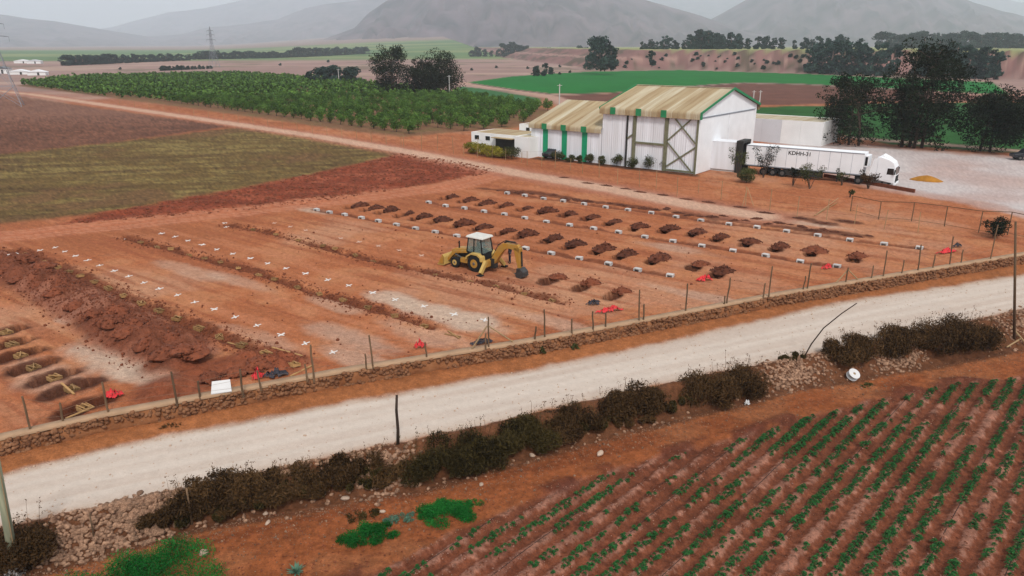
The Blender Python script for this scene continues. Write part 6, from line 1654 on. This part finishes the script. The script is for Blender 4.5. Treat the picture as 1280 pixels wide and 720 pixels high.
# ================================================================== ORCHARD
def citrus(seed, n):
    rs = np.random.default_rng(seed); k = 14
    d = rs.normal(size=(k, 3)); d /= np.linalg.norm(d, axis=1)[:, None]
    cs = d * [.75, .75, .65] + [0, 0, 1.35]
    P, T = clump_points(rs, cs, rs.uniform(.45, .7, k), n / (k * .33), .95, .35)
    P[:, 2] = np.maximum(P[:, 2], .25); T = T + .08
    return P, T, rs
def citrus_meshes(seed, n, size):
    P, T, rs = citrus(seed, n)
    return MB().tube([(0, 0, -.1), (.03, .02, .6), (0, 0, 1.3)], [.09, .07, .04], 5).mesh('trunk', M['bark']), leaf_mesh('crown', P, size * rs.uniform(.7, 1.3, len(P)), T, M['leaf_citrus'], rs, 1.7)
def build_orchard():
    poly = np.array(pxpoly(ORCH)); inner = poly
    az = math.atan2(*(G(500, 188) - G(280, 153))[[1, 0]]); ux, uy = math.cos(az), math.sin(az)
    rs = np.random.default_rng(88); P = []
    A0 = G(500, 172)
    for i in range(-120, 120):
        for j in range(-5, 110):
            a = i * 4.3 + rs.normal(0, .15); b = j * 5.6 + rs.normal(0, .1)
            x, y = A0[0] + ux * a - uy * b, A0[1] + uy * a + ux * b
            P.append((x, y))
    P = np.array(P); sd = sdpoly(P[:, 0], P[:, 1], poly); P = P[(sd > .8) & (rs.random(len(P)) > .02)]
    # rows of the stand, nearest ones as single trees
    d = np.linalg.norm(P, axis=1); vis = np.abs(P[:, 0] / P[:, 1]) < .78
    o_ = np.argsort(d + (~vis) * 1e5)
    CT = [citrus_meshes(1200 + i, 620, .28) for i in range(4)]
    for i in o_[:300]:
        p = P[i]; s = rs.uniform(1.0, 1.3)
        place_tree(CT[i % 4], (p[0], p[1], hz(*p)), 'leafy green orchard tree in the rows nearest the dirt track and sheds', 'nearest orchard trees', 'orchard_tree', rs.uniform(0, 6.28), (s, s, s * rs.uniform(.9, 1.15)))
    r_ = o_[300:]; V, F, T = [], [], []; base = 0
    Q = np.stack([P[r_][:, 0], P[r_][:, 1], hzs(P[r_])], -1)
    for k in range(4):
        sel = Q[k::4]; dd = np.linalg.norm(sel, axis=1)
        for lo, hi, n, size in ((0, 260, 110, .62), (260, 900, 56, .85)):
            s_ = sel[(dd >= lo) & (dd < hi)]
            if not len(s_): continue
            Pc, Tc, r2 = citrus(1210 + k, n); Vc, Fc = leaf_quads(Pc, size * r2.uniform(.7, 1.3, len(Pc)), r2, 1.6)
            v, f = replicate(Vc, Fc, s_, r2.uniform(.98, 1.32, len(s_)), r2.uniform(0, 6.28, len(s_)))
            V.append(v); F.append(f + base); base += len(v); T.append(np.tile(np.repeat(Tc, 4), len(s_)) * np.repeat(r2.uniform(.75, 1.2, len(s_)), 4 * len(Tc)))
    m = mesh_np('orchard_trees', np.concatenate(V), np.concatenate(F), M['leaf_citrus']); t = np.clip(np.concatenate(T), 0, 1); vcol(m, np.stack([t] * 3, -1))
    o = link('orchard_trees', m); tag(o, 'mass of distant green orchard trees in close rows', None, None, 'stuff')
    print('orchard', len(P))
build_orchard()
# ================================================================== POTATO FIELD
def potato(seed, n=46):
    rs = np.random.default_rng(seed)
    a = rs.uniform(0, 6.28, n); r = rs.uniform(.01, .13, n); z = .05 + .15 * (1 - (r / .14) ** 2) * rs.uniform(.6, 1.1, n)
    C = np.stack([r * np.cos(a), r * np.sin(a), z], -1)
    out = np.stack([np.cos(a), np.sin(a), rs.uniform(-.3, .5, n)], -1); out /= np.linalg.norm(out, axis=1)[:, None]
    s = np.stack([-np.sin(a), np.cos(a), rs.normal(0, .35, n)], -1); s /= np.linalg.norm(s, axis=1)[:, None]
    L = rs.uniform(.035, .065, n)[:, None]; w = L * .62
    V = np.stack([C - out * L, C + s * w, C + out * L + [0, 0, -.012], C - s * w], 1).reshape(-1, 3)
    return V, np.arange(4 * n).reshape(n, 4), np.clip(.45 + rs.normal(0, .2, n), 0, 1)
def build_crop():
    poly = np.array(pxpoly(CROP_EDGE, ZF)); rs = np.random.default_rng(99); P = []
    ex, ey = math.cos(CROPDIR), math.sin(CROPDIR)
    for k in range(-60, 70):
        u = (k) * ROWSP
        dens = .62 + .3 * math.sin(k * 1.7) 
        for side in (-.13, .13):
            for j in range(-20, 380):
                v = j * .27 + rs.normal(0, .04); uu = u + side * (.3 + .7 * rs.random()) + rs.normal(0, .02)
                x, y = cux * uu + ex * v, cuy * uu + ey * v
                P.append((x, y, k))
    P = np.array(P); sd = sdpoly(P[:, 0], P[:, 1], poly)
    gap = fbm((P[:, 0] * ex + P[:, 1] * ey) * .55 + P[:, 2] * 7.7, P[:, 2] * 3.1, 3, 401)
    gap2 = fbm(P[:, 0] * .12, P[:, 1] * .12, 2, 402)
    keep = (sd > .35) & (gap + .6 * gap2 + rs.uniform(-.12, .12, len(P)) > -.12)
    px = 640 + FPX * P[:, 0] / (P[:, 1] * CP + (CAM_H - ZF) * SP); py = 360 - FPX * (P[:, 1] * SP - (CAM_H - ZF) * CP) / (P[:, 1] * CP + (CAM_H - ZF) * SP)
    keep &= (px > 200) & (px < 1420) & (py < 780)
    P = P[keep]; Z = hzs(P); sc = rs.uniform(.5, 1.1, len(P)) * (1 + .5 * np.clip(gap2[keep], -.5, .5)); d = np.hypot(P[:, 0], P[:, 1])
    inview = (py[keep] < 722) & (px[keep] > 0) & (px[keep] < 1280)
    o_ = np.argsort(d / sc + (~inview) * 1e4)
    PM = []
    for i in range(6):
        V, F, T = potato(1300 + i); m = mesh_np('potato_plant', V, F, M['leaf_crop']); t = np.repeat(T, 4); vcol(m, np.stack([t] * 3, -1)); PM.append(m)
    for i in o_[:300]:
        o = link('potato_plant', PM[i % 6]); o.location = (P[i, 0], P[i, 1], Z[i] - .02); o.scale = (sc[i],) * 3; o.rotation_euler = (0, 0, rs.uniform(0, 6.28))
        tag(o, 'low green potato plant in the nearest field rows', 'plant', 'nearest potato plants')
    r_ = o_[300:]; Vs, Fs, Ts, base = [], [], [], 0
    for k in range(6):
        s_ = r_[k::6]; V, F, T = potato(1310 + k, 34)
        v, f = replicate(V, F, np.stack([P[s_, 0], P[s_, 1], Z[s_] - .02], -1), sc[s_] * 1.05, rs.uniform(0, 6.28, len(s_)))
        Vs.append(v); Fs.append(f + base); base += len(v); Ts.append(np.tile(np.repeat(T, 4), len(s_)) * np.repeat(rs.uniform(.7, 1.2, len(s_)), 4 * len(T)))
    m = mesh_np('potato_plants', np.concatenate(Vs), np.concatenate(Fs), M['leaf_crop']); t = np.clip(np.concatenate(Ts), 0, 1); vcol(m, np.stack([t] * 3, -1))
    o = link('potato_plants', m); tag(o, 'rows of smaller green potato plants in the ridged field', None, None, 'stuff')
    print('potato', len(P))
    # drip lines along some rows
    nl = 0
    for k in range(-40, 50, 3):
        u = k * ROWSP + .02; pts = []
        for j in range(0, 420):
            v = j * .2; x, y = cux * u + ex * v, cuy * u + ey * v
            pts.append((x, y))
        A = np.array(pts); A = A[sdpoly(A[:, 0], A[:, 1], poly) > .2]
        if len(A) < 12: continue
        z = hzs(A); b = MB().tube([(x, y, q + .015) for (x, y), q in zip(A - A[0], z)][::4], .012, 4)
        o = b.build('drip_line', M['black']); o.location = (A[0][0], A[0][1], 0)
        tag(o, nth(nl) + ' thin black drip line from the right across the potato field', 'hose', 'drip lines in the potato field'); nl += 1
build_crop()
def field_clods():                                     # crusted clods on the potato ridges and crumbs on the dirt strip
    rs = np.random.default_rng(123); poly = np.array(pxpoly(CROP_EDGE, ZF)); n = 60000
    px, py = rs.uniform(-20, 1300, n), 724 - 300 * rs.random(n) ** 1.3
    Q = np.array([G(a, b, ZF)[:2] for a, b in zip(px, py)]); sd = sdpoly(Q[:, 0], Q[:, 1], poly); yb = interp_ext(Q[:, 0], BERM_LO)
    u = Q[:, 0] * cux + Q[:, 1] * cuy; rg = .5 + .5 * np.cos(2 * np.pi * u / ROWSP)
    OV = np.array([(1, 0, 0), (-1, 0, 0), (0, 1, 0), (0, -1, 0), (0, 0, 1), (0, 0, -1)], float); OF = np.array([(0, 2, 4), (2, 1, 4), (1, 3, 4), (3, 0, 4), (2, 0, 5), (1, 2, 5), (3, 1, 5), (0, 3, 5)])
    for nm, sel, mt, lab in (('crust_clods', (sd > .05) & (rg + rs.normal(0, .2, n) > .55) & (rs.random(n) < .5), 'crust', 'pale crusted clods on the potato ridges'), ('field_clods', (sd > -.8) & (sd < 60) & (rs.random(n) < .2), 'mound_dry', 'brown clods between the potato rows'), ('dirt_crumbs', (sd < -.3) & (Q[:, 1] < yb) & (rs.random(n) < .4), 'mound_dry', 'crumbs of earth on the dirt strip')):
        q = Q[sel]; s = np.minimum(rs.exponential(.012, len(q)) + .012, .06)
        V, F = replicate(OV * [1, .8, .7], OF, np.stack([q[:, 0], q[:, 1], hzs(q) + s * .3], -1), s, rs.uniform(0, 6, len(q)))
        o = link(nm, mesh_np(nm, V, F, M[mt])); tag(o, lab, None, None, 'stuff')
M['crust'] = mat('crusted_soil', lin(140, 98, 82), .95, .25, 3, rgb2=lin(176, 134, 118))
field_clods()
# ================================================================== PYLONS, POLES, FAR BUILDINGS
def pylon(x, yb, h, w, lab, z=0.0, rz=.5, r=.07):
    p = G(x, yb, z); t = empty('pylon', p, rz)
    lv = [(0, w), (h * .2, w * .7), (h * .38, w * .46), (h * .55, w * .26), (h * .72, w * .2), (h * .88, w * .16), (h, w * .02)]
    def corner(k, i): z_, w_ = lv[i]; a = k * math.pi / 2 + math.pi / 4; return (math.cos(a) * w_ * .7, math.sin(a) * w_ * .7, z_)
    for k in range(4):
        b = MB(); b.tube([corner(k, i) for i in range(7)], r, 4); b.build('leg', M['galv'], t)
    b = MB()
    for i in range(6):
        for k in range(4):
            b.tube([corner(k, i), corner(k + 1, i + 1)], r * .6, 3); b.tube([corner(k + 1, i), corner(k, i + 1)], r * .6, 3); b.tube([corner(k, i + 1), corner(k + 1, i + 1)], r * .6, 3)
    b.build('lattice', M['galv'], t)
    for f, L in ((.68, 4.2), (.8, 3.6), (.9, 3.0)):
        b = MB(); b.tube([(-L, 0, h * f), (0, 0, h * f + .6), (L, 0, h * f)], r * .8, 4); b.tube([(-L, 0, h * f), (L, 0, h * f)], r * .7, 4); b.build('cross_arm', M['galv'], t)
        for s in (-1, 1): MB().tube([(s * L, 0, h * f), (s * L, 0, h * f - 1.4)], .06, 4).build('insulator', M['galv'], t)
    tag(t, lab, 'pylon')
pylon(8, 133, 29, 8.5, 'near lattice pylon at the left picture edge', r=.08)
pylon(268, 84, 33, 7, 'distant lattice pylon rising behind the orchard', rz=.9, r=.12)
def slim_pole(x, yb, yt, lab, arm=True):
    p = G(x, yb); h = up_height(x, yb, yt, 0); t = empty('utility_pole', p, .6)
    MB().tube([(0, 0, -.2), (0, 0, h)], [.2, .14], 8).build('shaft', M['concrete'], t)
    if arm: MB().bar((-.9, 0, h - .4), (.9, 0, h - .4), .1, .12).build('cross_arm', M['concrete'], t)
    tag(t, lab, 'pole')
slim_pole(535, 119, 91, 'pale utility pole in front of the dark trees on the left'); slim_pole(562, 121, 94, 'pale utility pole in front of the dark trees on the right')
slim_pole(699, 135, 105, 'pale utility pole behind the low shed roof'); slim_pole(424, 106, 86, 'slim pale pole beside the dark clump beyond the orchard')
slim_pole(941, 131, 113, 'left pale pole of the pair behind the big shed ridge'); slim_pole(949, 132, 113, 'right pale pole of the pair behind the big shed ridge')
def far_house(x, yb, w, d, h, lab, roofm, wallm='white_annex'):
    p = G(x, yb); t = empty('farm_building', p, .25)
    MB().box((0, 0, h / 2), (w, d, h)).build('wall', M[wallm], t)
    MB().prism([(-w / 2 - .4, h + .02), (0, h + 1.4), (w / 2 + .4, h + .02)], -d / 2 - .4, d / 2 + .4).build('roof', M[roofm], t)
    MB().box((w * .1, -d / 2 - .03, h * .42), (1.2, .06, h * .8)).build('door', M['dark_steel'], t)
    tag(t, lab, 'building')
far_house(4, 92, 9, 7, 3.2, 'far white farm building with dark roof at the left edge', 'navy')
far_house(26, 93, 12, 6, 1.8, 'far long pale low building left of the orchard', 'white')
far_house(29, 79, 15, 7, 2.4, 'far pale low building in front of the green strip', 'white'); far_house(44, 79.5, 13, 8, 2.6, 'far bluish roofed building in front of the green strip', 'grey_annex')
far_house(48, 94, 10, 6, 2, 'small far pale shed beside the orchard corner', 'white')
far_house(1275, 66, 16, 9, 5, 'far pale house on the terrace at the right edge', 'white')
# ================================================================== HAZE
m_ = bpy.data.materials.new('haze'); m_.use_nodes = True
nt_ = m_.node_tree; nt_.nodes.clear()
vo = nt_.nodes.new('ShaderNodeVolumePrincipled'); vo.inputs['Color'].default_value = (.83, .905, 1.0, 1)
vo.inputs['Density'].default_value = HAZE_D; vo.inputs['Anisotropy'].default_value = 0.0
ou = nt_.nodes.new('ShaderNodeOutputMaterial'); nt_.links.new(vo.outputs[0], ou.inputs['Volume'])
hb = MB().box((0, 7400, 690), (50000, 16000, 1406)).build('haze', m_)
tag(hb, 'pale haze filling the valley air', None, None, 'stuff')
